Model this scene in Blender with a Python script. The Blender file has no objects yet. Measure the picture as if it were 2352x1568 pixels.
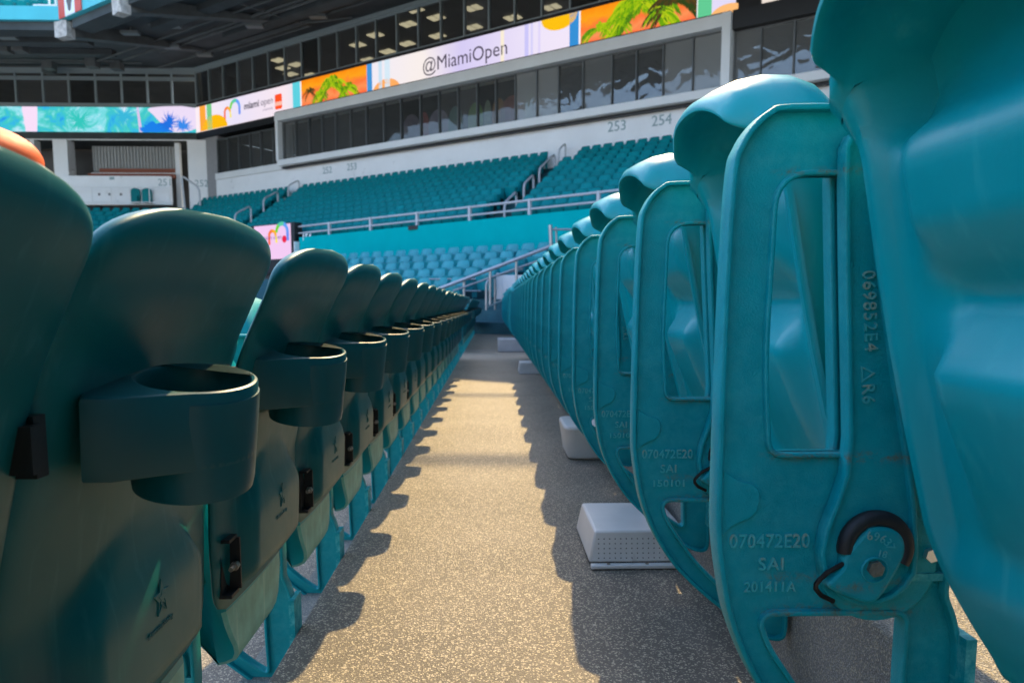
import bpy, bmesh, math, random
import numpy as np
from mathutils import Vector, Matrix
random.seed(7)
SC = bpy.context.scene
COL = SC.collection
R = math.radians

# ------------------------------------------------------------------ camera
EYE = .68                                   # phone held low, between two rows
FPX, CX, CY = 1700., 1176., 882.            # focal length and principal point, in units of a 2352 wide photograph
pitch = math.atan(182 / FPX)
yaw = math.atan(-46 / FPX * math.cos(pitch))
cam = bpy.data.cameras.new('camera')
camo = bpy.data.objects.new('camera', cam)
COL.objects.link(camo)
camo.location = (0, 0, EYE)
camo.rotation_euler = (math.pi / 2 - pitch, 0, yaw)
cam.sensor_width = 36
cam.lens = FPX / 2352 * 36
cam.shift_y = 98 / 2352
cam.clip_start = .02
cam.clip_end = 1500
cam.dof.use_dof = True
cam.dof.focus_distance = 1.05
cam.dof.aperture_fstop = 9
SC.camera = camo

# ------------------------------------------------------------------ light
SUN_A, SUN_B = .095, .95                    # sun leans this much right / ahead per unit of height
elev = math.atan(1 / math.hypot(SUN_A, SUN_B))
world = bpy.data.worlds.new('World')
SC.world = world
world.use_nodes = True
wn = world.node_tree
sky = wn.nodes.new('ShaderNodeTexSky')
sky.sky_type = 'NISHITA'
sky.sun_disc = False
sky.sun_elevation = elev
sky.sun_rotation = math.atan2(SUN_A, SUN_B)
sky.dust_density = 1.5
bg = wn.nodes['Background']
bg.inputs[1].default_value = .15
wn.links.new(sky.outputs[0], bg.inputs[0])
sl = bpy.data.lights.new('sun', 'SUN')
sl.energy = 1.9
sl.angle = R(.5)
sl.color = (1, .715, .34)
so = bpy.data.objects.new('sun', sl)
COL.objects.link(so)
so.rotation_euler = Vector((SUN_A, SUN_B, 1)).to_track_quat('Z', 'Y').to_euler()
SC.view_settings.view_transform = 'Standard'
SC.view_settings.look = 'None'
SC.view_settings.gamma = 1
EXPO = 2.05
SC.view_settings.exposure = EXPO
EM = 2 ** -EXPO

# ------------------------------------------------------------------ helpers
cz, sz = math.cos(yaw), math.sin(yaw)
ca, sa = math.cos(math.pi / 2 - pitch), math.sin(math.pi / 2 - pitch)
RM = np.array([[cz, -sz, 0], [sz, cz, 0], [0, 0, 1]]) @ np.array([[1, 0, 0], [0, ca, -sa], [0, sa, ca]])


def ray(px, py):
    return RM @ np.array([(px - CX) / FPX, -(py - CY) / FPX, -1])


def at(px, py, Y):                          # the point of the place seen there, at distance Y
    r = ray(px, py)
    return np.array([0, 0, EYE]) + r * Y / r[1]


def proj(P):
    q = RM.T @ (np.array(P, float) - np.array([0, 0, EYE]))
    return CX + FPX * q[0] / -q[2], CY - FPX * q[1] / -q[2]


C0 = np.array([-18.971, 50.])               # the corner where end wall and side wall of the stadium meet
DS = np.array([.81325, -.58191])            # along the side wall, coming nearer
DN = np.array([-.58191, -.81325])           # out of the side wall, over the seats


def W(s, n, z):                             # side wall coordinates -> world
    p = C0 + DS * s + DN * n
    return (p[0], p[1], z)


def Wmat():
    return Matrix(((DS[0], DN[0], 0, C0[0]), (DS[1], DN[1], 0, C0[1]), (0, 0, 1, 0), (0, 0, 0, 1)))


def wall_s(px, py, n=0.):
    r = ray(px, py)
    o = C0 + DN * n
    P = np.array([0, 0, EYE]) + r * ((o @ DN) / (r[:2] @ DN))
    return float((P[:2] - C0) @ DS), float(P[2])


class MB:
    def __init__(s):
        s.v, s.f, s.m = [], [], []

    def add(s, v, f, mi=0):
        b = len(s.v)
        s.v += [tuple(map(float, p)) for p in v]
        s.f += [tuple(i + b for i in q) for q in f]
        s.m += [mi] * len(f)

    def box(s, x0, x1, y0, y1, z0, z1, mi=0, xf=None):
        v = [(x, y, z) for z in (z0, z1) for y in (y0, y1) for x in (x0, x1)]
        if xf: v = [xf(*p) for p in v]
        s.add(v, [(0, 2, 3, 1), (4, 5, 7, 6), (0, 1, 5, 4), (2, 6, 7, 3), (0, 4, 6, 2), (1, 3, 7, 5)], mi)

    def hexa(s, bot, top, mi=0):            # bottom and top rings of the same length
        n = len(bot)
        s.add(list(bot) + list(top), [tuple(range(n))[::-1], tuple(range(n, 2 * n))] +
              [(i, (i + 1) % n, n + (i + 1) % n, n + i) for i in range(n)], mi)

    def tube(s, pts, r, k=10, mi=0, closed=False):
        P = [Vector(p) for p in pts]
        n = len(P)
        up = None
        V = []
        for i, p in enumerate(P):
            if closed:
                t = (P[(i + 1) % n] - P[i - 1]).normalized()
            else:
                t = (P[min(i + 1, n - 1)] - P[max(i - 1, 0)]).normalized()
            if up is None:
                up = Vector((0, 0, 1)) if abs(t.z) < .9 else Vector((1, 0, 0))
            a = t.cross(up).normalized()
            up = a.cross(t).normalized()
            for j in range(k):
                w = 2 * math.pi * j / k
                V.append(p + (a * math.cos(w) + up * math.sin(w)) * r)
        F = []
        for i in range(n if closed else n - 1):
            for j in range(k):
                a, b = i * k + j, i * k + (j + 1) % k
                c, d = ((i + 1) % n) * k + (j + 1) % k, ((i + 1) % n) * k + j
                F.append((a, b, c, d))
        if not closed:
            F += [tuple(range(k))[::-1], tuple(range((n - 1) * k, n * k))]
        s.add(V, F, mi)

    def lathe(s, prof, c=(0, 0, 0), k=40, mi=0):
        V, F = [], []
        n = len(prof)
        for (r, z) in prof:
            for j in range(k):
                a = 2 * math.pi * j / k
                V.append((c[0] + r * math.cos(a), c[1] + r * math.sin(a), c[2] + z))
        for i in range(n - 1):
            for j in range(k):
                F.append((i * k + j, i * k + (j + 1) % k, (i + 1) * k + (j + 1) % k, (i + 1) * k + j))
        s.add(V, F, mi)

    def mesh(s, name, mats, smooth=35, fix=True):
        me = bpy.data.meshes.new(name)
        me.from_pydata(s.v, [], s.f)
        for m in (mats if isinstance(mats, (list, tuple)) else [mats]):
            me.materials.append(m)
        me.polygons.foreach_set('material_index', s.m)
        if fix:
            b = bmesh.new()
            b.from_mesh(me)
            bmesh.ops.recalc_face_normals(b, faces=b.faces)
            b.to_mesh(me)
            b.free()
        if smooth:
            me.polygons.foreach_set('use_smooth', [True] * len(me.polygons))
            me.set_sharp_from_angle(angle=R(smooth))
        me.update()
        return me

    def build(s, name, mats, parent=None, smooth=35, fix=True, bevel=0):
        o = link(name, s.mesh(name, mats, smooth, fix), parent)
        if bevel:
            md = o.modifiers.new('bevel', 'BEVEL')
            md.width = bevel
            md.segments = 2
            md.limit_method = 'ANGLE'
        return o


def link(name, me, parent=None, loc=None):
    o = bpy.data.objects.new(name, me)
    COL.objects.link(o)
    if parent: o.parent = parent
    if loc: o.location = loc
    return o


def tag(o, label=None, cat=None, group=None, kind=None):
    if label: o['label'] = label
    if cat: o['category'] = cat
    if group: o['group'] = group
    if kind: o['kind'] = kind
    return o


def empty(name, loc=(0, 0, 0), label=None, cat=None, group=None, rz=0):
    o = bpy.data.objects.new(name, None)
    COL.objects.link(o)
    o.location = loc
    o.rotation_euler = (0, 0, rz)
    o.empty_display_size = .2
    return tag(o, label, cat, group)


def copy_tree(o, parent=None):
    c = o.copy()
    COL.objects.link(c)
    c.parent = parent
    for ch in [q for q in bpy.data.objects if q.parent == o]:
        copy_tree(ch, c)
    return c


def struct(name, mb, mat, **k):
    return tag(mb.build(name, mat, **k), kind='structure')


ONES = 'first second third fourth fifth sixth seventh eighth ninth tenth eleventh twelfth thirteenth fourteenth fifteenth sixteenth seventeenth eighteenth nineteenth'.split()
TENS = {2: 'twent', 3: 'thirt', 4: 'fort', 5: 'fift', 6: 'sixt'}


def ordinal(n):
    if n < 20: return ONES[n - 1]
    t, u = divmod(n, 10)
    return TENS[t] + ('ieth' if u == 0 else 'y-' + ONES[u - 1])


# ---- flat shapes with holes, as 2D curves turned into meshes
def area(loops):
    return sum(a[0] * b[1] - b[0] * a[1] for a, b in zip(loops, loops[1:] + loops[:1])) / 2


def spline_closed(pts, n=6):                # Catmull-Rom through the points
    P = [np.array(p, float) for p in pts]
    out = []
    m = len(P)
    for i in range(m):
        a, b, c, d = P[i - 1], P[i], P[(i + 1) % m], P[(i + 2) % m]
        for j in range(n):
            t = j / n
            out.append(tuple(.5 * (2 * b + (c - a) * t + (2 * a - 5 * b + 4 * c - d) * t * t + (3 * b - a - 3 * c + d) * t ** 3)))
    return out


def round_poly(pts, r, n=6):                # polygon with rounded corners; r may be a list
    out = []
    m = len(pts)
    rs = r if isinstance(r, (list, tuple)) else [r] * m
    for i in range(m):
        p, a, b = Vector(pts[i]), Vector(pts[i - 1]), Vector(pts[(i + 1) % m])
        u, v = (a - p), (b - p)
        q = min(rs[i], u.length * .49, v.length * .49)
        s, e = p + u.normalized() * q, p + v.normalized() * q
        for j in range(n + 1):
            t = j / n
            out.append(tuple(s * (1 - t) ** 2 + p * 2 * t * (1 - t) + e * t * t))
    return out


def offset(loop, d):                        # positive: inward for counter-clockwise loops
    if area(loop) < 0: loop = loop[::-1]
    L = [Vector(p) for p in loop]
    clean = [L[0]]
    for p in L[1:]:
        if (p - clean[-1]).length > 1e-5: clean.append(p)
    if (clean[0] - clean[-1]).length < 1e-5: clean.pop()
    out = []
    m = len(clean)
    for i in range(m):
        t = (clean[(i + 1) % m] - clean[i - 1]).normalized()
        out.append((clean[i].x - t.y * d, clean[i].y + t.x * d))
    return out


def curve_mesh(name, loops, half, mat, bevel=0, M=None):
    cu = bpy.data.curves.new(name, 'CURVE')
    cu.dimensions = '2D'
    cu.fill_mode = 'BOTH'
    cu.extrude = half
    cu.bevel_depth = bevel
    cu.bevel_resolution = 1
    cu.offset = -bevel
    for lp in loops:
        sp = cu.splines.new('POLY')
        sp.points.add(len(lp) - 1)
        for p, q in zip(sp.points, lp): p.co = (q[0], q[1], 0, 1)
        sp.use_cyclic_u = True
    return from_curve(cu, name, mat, M)


def text_mesh(name, txt, size, depth, mat, M=None, align='LEFT', shear=0, bold=0, space=1):
    cu = bpy.data.curves.new(name, 'FONT')
    cu.body = txt
    cu.size = size
    cu.extrude = depth
    cu.align_x = align
    cu.shear = shear
    cu.offset = bold
    cu.space_character = space
    cu.resolution_u = 3
    return from_curve(cu, name, mat, M)


def from_curve(cu, name, mat, M):
    o = bpy.data.objects.new(name, cu)
    COL.objects.link(o)
    dg = bpy.context.evaluated_depsgraph_get()
    me = bpy.data.meshes.new_from_object(o.evaluated_get(dg))
    bpy.data.objects.remove(o)
    bpy.data.curves.remove(cu)
    me.name = name
    me.materials.clear()
    me.materials.append(mat)
    if M is not None: me.transform(M)
    me.polygons.foreach_set('use_smooth', [True] * len(me.polygons))
    me.set_sharp_from_angle(angle=R(40))
    return me


def join(name, meshes):
    b = bmesh.new()
    mats = []
    for me in meshes:
        k = len(mats)
        idx = []
        for m in me.materials:
            if m not in mats: mats.append(m)
            idx.append(mats.index(m))
        n0 = len(b.faces)
        b.from_mesh(me)
        b.faces.ensure_lookup_table()
        for f in b.faces[n0:]: f.material_index = idx[f.material_index] if f.material_index < len(idx) else 0
    out = bpy.data.meshes.new(name)
    b.to_mesh(out)
    b.free()
    for m in mats: out.materials.append(m)
    out.polygons.foreach_set('use_smooth', [True] * len(out.polygons))
    out.set_sharp_from_angle(angle=R(38))
    return out


STAND = Matrix(((1, 0, 0, 0), (0, 0, -1, 0), (0, 1, 0, 0), (0, 0, 0, 1)))     # drawing plane -> x/z plane, front towards -y


# ------------------------------------------------------------------ materials
def mat(name, col, rough=.5, metal=0, spec=.5, var=0, vscale=8, bump=0, bscale=200, coat=0, edge=None, rand=0, dirt=None, streak=None, rust=None):
    m = bpy.data.materials.new(name)
    m.use_nodes = True
    nt = m.node_tree
    N, L = nt.nodes, nt.links
    p = N['Principled BSDF']
    p.inputs['Base Color'].default_value = (*col, 1)
    p.inputs['Roughness'].default_value = rough
    p.inputs['Metallic'].default_value = metal
    p.inputs['Specular IOR Level'].default_value = spec
    p.inputs['Coat Weight'].default_value = coat
    p.inputs['Coat Roughness'].default_value = .15
    tc = N.new('ShaderNodeTexCoord')
    cur = None

    def noise(sc, det=4, ro=.6, vec=None, dist=0):
        n = N.new('ShaderNodeTexNoise')
        n.inputs['Scale'].default_value = sc
        n.inputs['Detail'].default_value = det
        n.inputs['Roughness'].default_value = ro
        n.inputs['Distortion'].default_value = dist
        L.new(vec or tc.outputs['Object'], n.inputs['Vector'])
        return n.outputs['Fac']

    def ramp(src, a, b, ca=(0, 0, 0, 1), cb=(1, 1, 1, 1)):
        r = N.new('ShaderNodeValToRGB')
        r.color_ramp.elements[0].position = a
        r.color_ramp.elements[1].position = b
        r.color_ramp.elements[0].color = ca
        r.color_ramp.elements[1].color = cb
        L.new(src, r.inputs[0])
        return r.outputs[0]

    def mix(fac, a, b, mode='MIX'):
        x = N.new('ShaderNodeMix')
        x.data_type = 'RGBA'
        x.blend_type = mode
        for s, val in ((x.inputs[0], fac), (x.inputs[6], a), (x.inputs[7], b)):
            if hasattr(val, 'links'): L.new(val, s)
            elif isinstance(val, (int, float)): s.default_value = val
            else: s.default_value = (*val, 1)
        return x.outputs[2]
    cur = col
    if var:
        cur = mix(ramp(noise(vscale), .3, .7), [c * (1 - var) for c in col], [min(1, c * (1 + var)) for c in col])
    if rand:
        oi = N.new('ShaderNodeObjectInfo')
        cur = mix(ramp(oi.outputs['Random'], 0, 1, (1 - rand,) * 3 + (1,), (1 + rand * .6,) * 3 + (1,)), (0, 0, 0), cur) if False else mix(1, cur, ramp(oi.outputs['Random'], 0, 1, (1 - rand,) * 3 + (1,), (1, 1, 1, 1)), 'MULTIPLY')
    if streak:                              # (colour, strength) vertical run marks
        mp = N.new('ShaderNodeMapping')
        mp.inputs['Scale'].default_value = (60, 60, 3)
        L.new(tc.outputs['Object'], mp.inputs[0])
        f = ramp(noise(1, 3, .5, mp.outputs[0]), .58, .75, (0, 0, 0, 1), (streak[1],) * 3 + (1,))
        cur = mix(f, cur, streak[0])
    if dirt:                                # (colour, scale, lo, hi)
        cur = mix(ramp(noise(dirt[1], 8, .7, None, .4), dirt[2], dirt[3]), cur, dirt[0])
    if rust:                                # brown run-off on the ledges of the openings
        sp = N.new('ShaderNodeSeparateXYZ')
        L.new(tc.outputs['Object'], sp.inputs[0])
        tot = None
        for zc, zw in rust:
            sb = N.new('ShaderNodeMath')
            sb.operation = 'SUBTRACT'
            sb.inputs[1].default_value = zc
            L.new(sp.outputs[2], sb.inputs[0])
            ab = N.new('ShaderNodeMath')
            ab.operation = 'ABSOLUTE'
            L.new(sb.outputs[0], ab.inputs[0])
            f = ramp(ab.outputs[0], 0, zw, (1, 1, 1, 1), (0, 0, 0, 1))
            if tot is None: tot = f
            else:
                ad = N.new('ShaderNodeMath')
                ad.operation = 'ADD'
                L.new(tot, ad.inputs[0])
                L.new(f, ad.inputs[1])
                tot = ad.outputs[0]
        sh = N.new('ShaderNodeMath')
        sh.operation = 'ADD'
        sh.inputs[1].default_value = .5
        L.new(sp.outputs[0], sh.inputs[0])
        xm = ramp(sh.outputs[0], .268, .284)
        tot = mix(1, tot, xm, 'MULTIPLY')
        xm = ramp(sh.outputs[0], .440, .452, (1, 1, 1, 1), (0, 0, 0, 1))
        tot = mix(1, tot, xm, 'MULTIPLY')
        cur = mix(mix(1, tot, ramp(noise(70, 8, .75, None, .6), .47, .66), 'MULTIPLY'), cur, (.17, .12, .05))
    if edge:                                # worn edges: (colour, lo, hi)
        g = N.new('ShaderNodeNewGeometry')
        f = ramp(g.outputs['Pointiness'], edge[1], edge[2])
        f2 = ramp(noise(45, 6, .7), .42, .62)
        cur = mix(mix(1, f, f2, 'MULTIPLY'), cur, edge[0])
    if not isinstance(cur, (tuple, list)):
        L.new(cur, p.inputs['Base Color'])
    if bump:
        b = N.new('ShaderNodeBump')
        b.inputs['Strength'].default_value = bump
        b.inputs['Distance'].default_value = .002
        L.new(noise(bscale, 3), b.inputs['Height'])
        L.new(b.outputs[0], p.inputs['Normal'])
    rv = N.new('ShaderNodeMapRange')
    rv.inputs['To Min'].default_value = max(.03, rough - .08)
    rv.inputs['To Max'].default_value = min(1, rough + .1)
    L.new(noise(14, 5), rv.inputs[0])
    L.new(rv.outputs[0], p.inputs['Roughness'])
    return m


def emit(name, col, k=1.):
    m = bpy.data.materials.new(name)
    m.use_nodes = True
    N, L = m.node_tree.nodes, m.node_tree.links
    N.remove(N['Principled BSDF'])
    e = N.new('ShaderNodeEmission')
    e.inputs[0].default_value = (*col, 1)
    e.inputs[1].default_value = k * EM
    L.new(e.outputs[0], N['Material Output'].inputs[0])
    return m


def srgb(r, g, b):
    return tuple((c / 255 / 12.92) if c / 255 <= .04045 else ((c / 255 + .055) / 1.055) ** 2.4 for c in (r, g, b))


M = {}
M['cast'] = mat('teal_painted_casting', (.000, .285, .330), .42, spec=.22, var=.14, vscale=12, bump=.45, bscale=520,
                dirt=((.10, .085, .04), 9, .66, .80), edge=((.10, .50, .52), .53, .61), rust=((.5235, .009), (.356, .012), (.391, .007), (.8125, .006)))
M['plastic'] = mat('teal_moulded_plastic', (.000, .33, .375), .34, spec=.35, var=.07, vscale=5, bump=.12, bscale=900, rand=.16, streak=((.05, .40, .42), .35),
                   dirt=((.03, .22, .24), 60, .72, .80))
M['back'] = mat('teal_backrest_plastic', (.000, .125, .134), .40, spec=.35, var=.10, vscale=4, bump=.06, bscale=700, rand=.1,  # the seats' teal, darkened to put their shade into the colour
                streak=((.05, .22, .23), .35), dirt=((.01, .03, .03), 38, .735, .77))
M['pale'] = mat('sun_bleached_plastic', (.22, .52, .45), .5, var=.2, vscale=20, streak=((.45, .7, .6), .6), dirt=((.01, .05, .05), 30, .68, .74))  # bleached plastic, paler still in place of sunlight on it
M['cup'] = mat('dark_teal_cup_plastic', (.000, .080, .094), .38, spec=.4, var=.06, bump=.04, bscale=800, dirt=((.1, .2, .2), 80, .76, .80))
M['relief'] = mat('raised_letter_paint', (.04, .40, .43), .35, bump=.2, bscale=400, dirt=((.30, .36, .28), 60, .48, .62))  # casting teal brightened to imitate light catching the letters
M['rubber'] = mat('black_rubber', (.012, .012, .014), .55, bump=.2)
M['wire'] = mat('black_spring_wire', (.02, .017, .015), .45, metal=.6)
M['zinc'] = mat('weathered_zinc_bolt', (.30, .27, .24), .42, metal=.9, var=.3, vscale=120, bump=.3, bscale=500)
M['steel'] = mat('galvanised_rail', (.46, .47, .49), .38, metal=.75, var=.12, vscale=6)
M['rail'] = mat('grey_painted_rail', (.50, .52, .55), .45, var=.1)
M['white'] = mat('white_painted_concrete', (.86, .87, .88), .6, var=.05, vscale=.6, dirt=((.5, .5, .5), 1.5, .62, .8), streak=((.6, .6, .6), .2))
M['ledge'] = mat('pale_metal_cladding', (.80, .81, .81), .45, var=.04, vscale=1)
M['header'] = mat('grey_metal_cladding', (.80, .82, .83), .45, var=.05, vscale=.8)
M['frame'] = mat('dark_window_frame', (.13, .14, .145), .45)
M['framelight'] = mat('grey_window_frame', (.30, .36, .375), .45)
M['dark'] = mat('dark_interior', (.085, .085, .082), .8, var=.3, vscale=.5)
M['black'] = mat('black_trim', (.012, .013, .016), .5)
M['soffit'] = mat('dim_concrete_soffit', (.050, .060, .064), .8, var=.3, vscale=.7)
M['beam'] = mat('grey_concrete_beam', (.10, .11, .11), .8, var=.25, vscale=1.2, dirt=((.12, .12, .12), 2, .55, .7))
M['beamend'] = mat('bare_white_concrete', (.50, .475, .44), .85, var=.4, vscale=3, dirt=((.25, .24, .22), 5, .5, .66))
M['tealwall'] = mat('teal_painted_wall', (.000, .42, .44), .85, spec=.04, var=.05, vscale=1.5, streak=((.0, .36, .43), .5))
M['fascia'] = mat('light_teal_fascia', (.06, .50, .58), .5, var=.05, vscale=1)
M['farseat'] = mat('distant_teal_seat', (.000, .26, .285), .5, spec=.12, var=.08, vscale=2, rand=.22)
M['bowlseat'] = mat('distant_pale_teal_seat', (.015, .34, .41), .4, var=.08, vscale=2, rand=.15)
M['box'] = mat('cream_plastic_cover', (.66, .64, .62), .5, var=.06, vscale=8, dirt=((.4, .36, .3), 14, .64, .8))
M['hole'] = mat('black_hole', (.01, .01, .01), .9)
M['brown'] = mat('red_brown_bench', (.24, .06, .025), .6, var=.15)
M['grey'] = mat('grey_block_wall', (.30, .30, .31), .8, var=.1)
M['greydark'] = mat('dark_grey_wall', (.13, .13, .135), .8, var=.1)
M['beige'] = mat('beige_corridor', (.20, .17, .125), .8, var=.1)
M['numgrey'] = mat('grey_green_lettering', (.28, .38, .40), .6)
M['numwhite'] = mat('white_lettering', (.8, .85, .86), .6)
M['red'] = mat('red_sign', (.62, .07, .04), .5)
M['orange'] = mat('orange_canopy', (.85, .12, .01), .6, var=.1)


def concrete(name, lo, hi, rough, glit):
    m = bpy.data.materials.new(name)
    m.use_nodes = True
    N, L = m.node_tree.nodes, m.node_tree.links
    p = N['Principled BSDF']
    tc = N.new('ShaderNodeTexCoord')
    vo = N.new('ShaderNodeTexVoronoi')
    vo.inputs['Scale'].default_value = 340
    n1 = N.new('ShaderNodeTexNoise')
    n1.inputs['Scale'].default_value = 520
    n1.inputs['Detail'].default_value = 3
    n2 = N.new('ShaderNodeTexNoise')
    n2.inputs['Scale'].default_value = 2.2
    n2.inputs['Detail'].default_value = 6
    n3 = N.new('ShaderNodeTexNoise')
    n3.inputs['Scale'].default_value = 7
    n3.inputs['Detail'].default_value = 5
    for n in (vo, n1, n2, n3): L.new(tc.outputs['Object'], n.inputs['Vector'])
    r = N.new('ShaderNodeValToRGB')
    e = r.color_ramp.elements
    e[0].position = .34
    e[0].color = (*[c * .7 for c in lo], 1)
    e[1].position = .56
    e[1].color = (*lo, 1)
    q = e.new(.66)
    q.color = (*hi, 1)
    L.new(n1.outputs[0], r.inputs[0])
    st = N.new('ShaderNodeValToRGB')
    st.color_ramp.elements[0].position = .35
    st.color_ramp.elements[0].color = (.72, .72, .72, 1)
    st.color_ramp.elements[1].position = .7
    st.color_ramp.elements[1].color = (1.1, 1.1, 1.1, 1)
    L.new(n2.outputs[0], st.inputs[0])
    mx = N.new('ShaderNodeMix')
    mx.data_type = 'RGBA'
    mx.blend_type = 'MULTIPLY'
    mx.inputs[0].default_value = 1
    L.new(r.outputs[0], mx.inputs[6])
    L.new(st.outputs[0], mx.inputs[7])
    # pale grains of the aggregate, each with its own tone
    gr = N.new('ShaderNodeValToRGB')
    gr.color_ramp.elements[0].position = .80
    gr.color_ramp.elements[0].color = (0, 0, 0, 1)
    gr.color_ramp.elements[1].position = .88
    gr.color_ramp.elements[1].color = (glit, glit, glit, 1)
    sep = N.new('ShaderNodeSeparateColor')
    L.new(vo.outputs['Color'], sep.inputs[0])
    L.new(sep.outputs[0], gr.inputs[0])
    m2 = N.new('ShaderNodeMix')
    m2.data_type = 'RGBA'
    L.new(gr.outputs[0], m2.inputs[0])
    L.new(mx.outputs[2], m2.inputs[6])
    m2.inputs[7].default_value = (.62, .54, .40, 1)
    L.new(m2.outputs[2], p.inputs['Base Color'])
    p.inputs['Roughness'].default_value = rough
    b = N.new('ShaderNodeBump')
    b.inputs['Strength'].default_value = .8
    b.inputs['Distance'].default_value = .003
    L.new(vo.outputs['Distance'], b.inputs['Height'])
    b2 = N.new('ShaderNodeBump')
    b2.inputs['Strength'].default_value = .5
    b2.inputs['Distance'].default_value = .004
    L.new(n1.outputs[0], b2.inputs['Height'])
    L.new(b.outputs[0], b2.inputs['Normal'])
    L.new(b2.outputs[0], p.inputs['Normal'])
    return m


M['floor'] = concrete('grit_coated_concrete', (.166, .148, .122), (.255, .220, .168), .5, .85)
M['riser'] = concrete('rough_concrete_riser', (.30, .285, .26), (.52, .50, .48), .75, .6)
M['step'] = mat('pale_concrete_step', (.34, .34, .345), .8, var=.12, vscale=3, bump=.3, bscale=150)


def glass(name, wave, tint, refl, veil):
    m = bpy.data.materials.new(name)
    m.use_nodes = True
    N, L = m.node_tree.nodes, m.node_tree.links
    N.remove(N['Principled BSDF'])
    tr = N.new('ShaderNodeBsdfTransparent')
    tr.inputs[0].default_value = (*tint, 1)
    gl = N.new('ShaderNodeBsdfGlossy')
    gl.inputs['Roughness'].default_value = .02
    gl.inputs[0].default_value = ((.9, .95, .97, 1) if wave < .2 else (.62, .65, .67, 1))
    lw = N.new('ShaderNodeFresnel')
    lw.inputs[0].default_value = refl
    mx = N.new('ShaderNodeMixShader')
    L.new(lw.outputs[0], mx.inputs[0])
    L.new(tr.outputs[0], mx.inputs[1])
    L.new(gl.outputs[0], mx.inputs[2])
    du = N.new('ShaderNodeBsdfDiffuse')
    du.inputs[0].default_value = (.42, .43, .42, 1)  # grey veil put on the panes in place of reflected brightness
    m3 = N.new('ShaderNodeMixShader')
    oi = N.new('ShaderNodeObjectInfo')
    mr = N.new('ShaderNodeMapRange')
    mr.inputs['To Min'].default_value = veil * .5
    mr.inputs['To Max'].default_value = veil * 1.9
    L.new(oi.outputs['Random'], mr.inputs[0])
    L.new(mr.outputs[0], m3.inputs[0])
    L.new(mx.outputs[0], m3.inputs[1])
    L.new(du.outputs[0], m3.inputs[2])
    L.new(m3.outputs[0], N['Material Output'].inputs[0])
    if wave:
        tc = N.new('ShaderNodeTexCoord')
        n = N.new('ShaderNodeTexNoise')
        n.inputs['Scale'].default_value = 1.3
        n.inputs['Detail'].default_value = 1.5
        n.inputs['Distortion'].default_value = .8
        L.new(tc.outputs['Object'], n.inputs['Vector'])
        b = N.new('ShaderNodeBump')
        b.inputs['Strength'].default_value = wave
        b.inputs['Distance'].default_value = .05
        L.new(n.outputs[0], b.inputs['Height'])
        L.new(b.outputs[0], gl.inputs['Normal'])
    return m


M['glass'] = glass('tinted_glass', .06, (.55, .58, .57), 1.6, .10)
M['glasswavy'] = glass('wavy_tinted_glass', .5, (.5, .52, .52), 2.4, .30)
M['lamp'] = emit('warm_ceiling_lamp', (1, .85, .55), .95)
M['fixture'] = mat('grey_lamp_housing', (.16, .18, .18), .5)

# ------------------------------------------------------------------ the terrace we stand on
NOSE, BACK, RISE, TREAD = -.41, .51, .257, .92
Y0, YA, YG, YE = -1.5, 9.55, 10.65, 18.3
g = MB()
g.add([(-400, -400, -7), (400, -400, -7), (400, 400, -7), (-400, 400, -7)], [(0, 1, 2, 3)])
struct('ground', g, mat('pale_court', (.42, .45, .44), .8, var=.1, vscale=.05))  # unseen ground, made pale to bounce light onto the stands
f = MB()
f.box(NOSE, BACK, Y0, YE, -.10, 0)
struct('floor', f, M['floor'], bevel=.006)
f = MB()
for j in range(1, 7):
    x1 = NOSE - TREAD * (j - 1)
    f.box(x1 - TREAD, x1 - .004, Y0, YE, -RISE * j - .10, -RISE * j)
struct('lower_floor', f, M['floor'])
f = MB()
for j in range(0, 7):
    x1 = NOSE - TREAD * j
    f.box(x1 - .12, x1 - .012, Y0, YE - .01, -RISE * (j + 1) - .05, -RISE * j - .104)
struct('lower_riser', f, M['riser'])
f = MB()
for j in range(0, 5):
    x0 = BACK + TREAD * j
    f.box(x0 + .004, x0 + TREAD, Y0, YE, RISE * j - .05, RISE * (j + 1))
struct('upper_terrace', f, M['riser'], bevel=.008)

# ------------------------------------------------------------------ chairs: the cast side frame
KF = .76 / 1700


def fz(zx, zy, k=KF):                       # drawing units of the close view of the frame -> chair coordinates
    px, py = (1700 + zx / 2.5837) * .91875, (1100 + zy / 2.5837) * .91875
    return ((px - 1130) * k - BACK, EYE - (py - 700) * k)


front = [(-.10, .878), (-.2136, .877), (-.236, .871), (-.252, .857), (-.264, .838), (-.271, .812), (-.275, .716), (-.2765, .617),
         (-.277, .541), (-.277, .494), (-.276, .4395), (-.269, .390), (-.2615, .354), (-.2485, .318), (-.232, .284), (-.206, .244),
         (-.1766, .212), (-.145, .183), (-.114, .158), (-.085, .135), (-.06, .118), (-.035, .107), (-.015, .106), (-.005, .118)]
rear = [(-.004, .16), (-.006, .29), (-.009, .325), (-.016, .352), (-.024, .372), (-.024, .392), (-.024, .42), (-.024, .47), (-.018, .55), (-.008, .64),
        (.006, .73), (.024, .81), (.044, .868), (.048, .886), (.042, .894), (.034, .892), (.022, .883), (.01, .879)]
OUT = spline_closed(front + rear, 4)
HOLE1 = round_poly([(-.2215, .809), (-.2265, .62), (-.219, .527), (-.085, .527), (-.105, .809)], [.034, .08, .012, .014, .02])
HOLE2 = round_poly([(-.2240, .350), (-.2130, .318), (-.165, .248), (-.120, .203), (-.085, .176), (-.066, .165), (-.070, .26), (-.069, .350)],
                   [.022, .03, .05, .05, .04, .012, .05, .012])


def ring(loop, w, half, m, bev=.0016, inward=True):
    a = loop if area(loop) > 0 else loop[::-1]
    return curve_mesh('rim', [a, offset(a, w if inward else -w)], half, m, bev, STAND)


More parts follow.
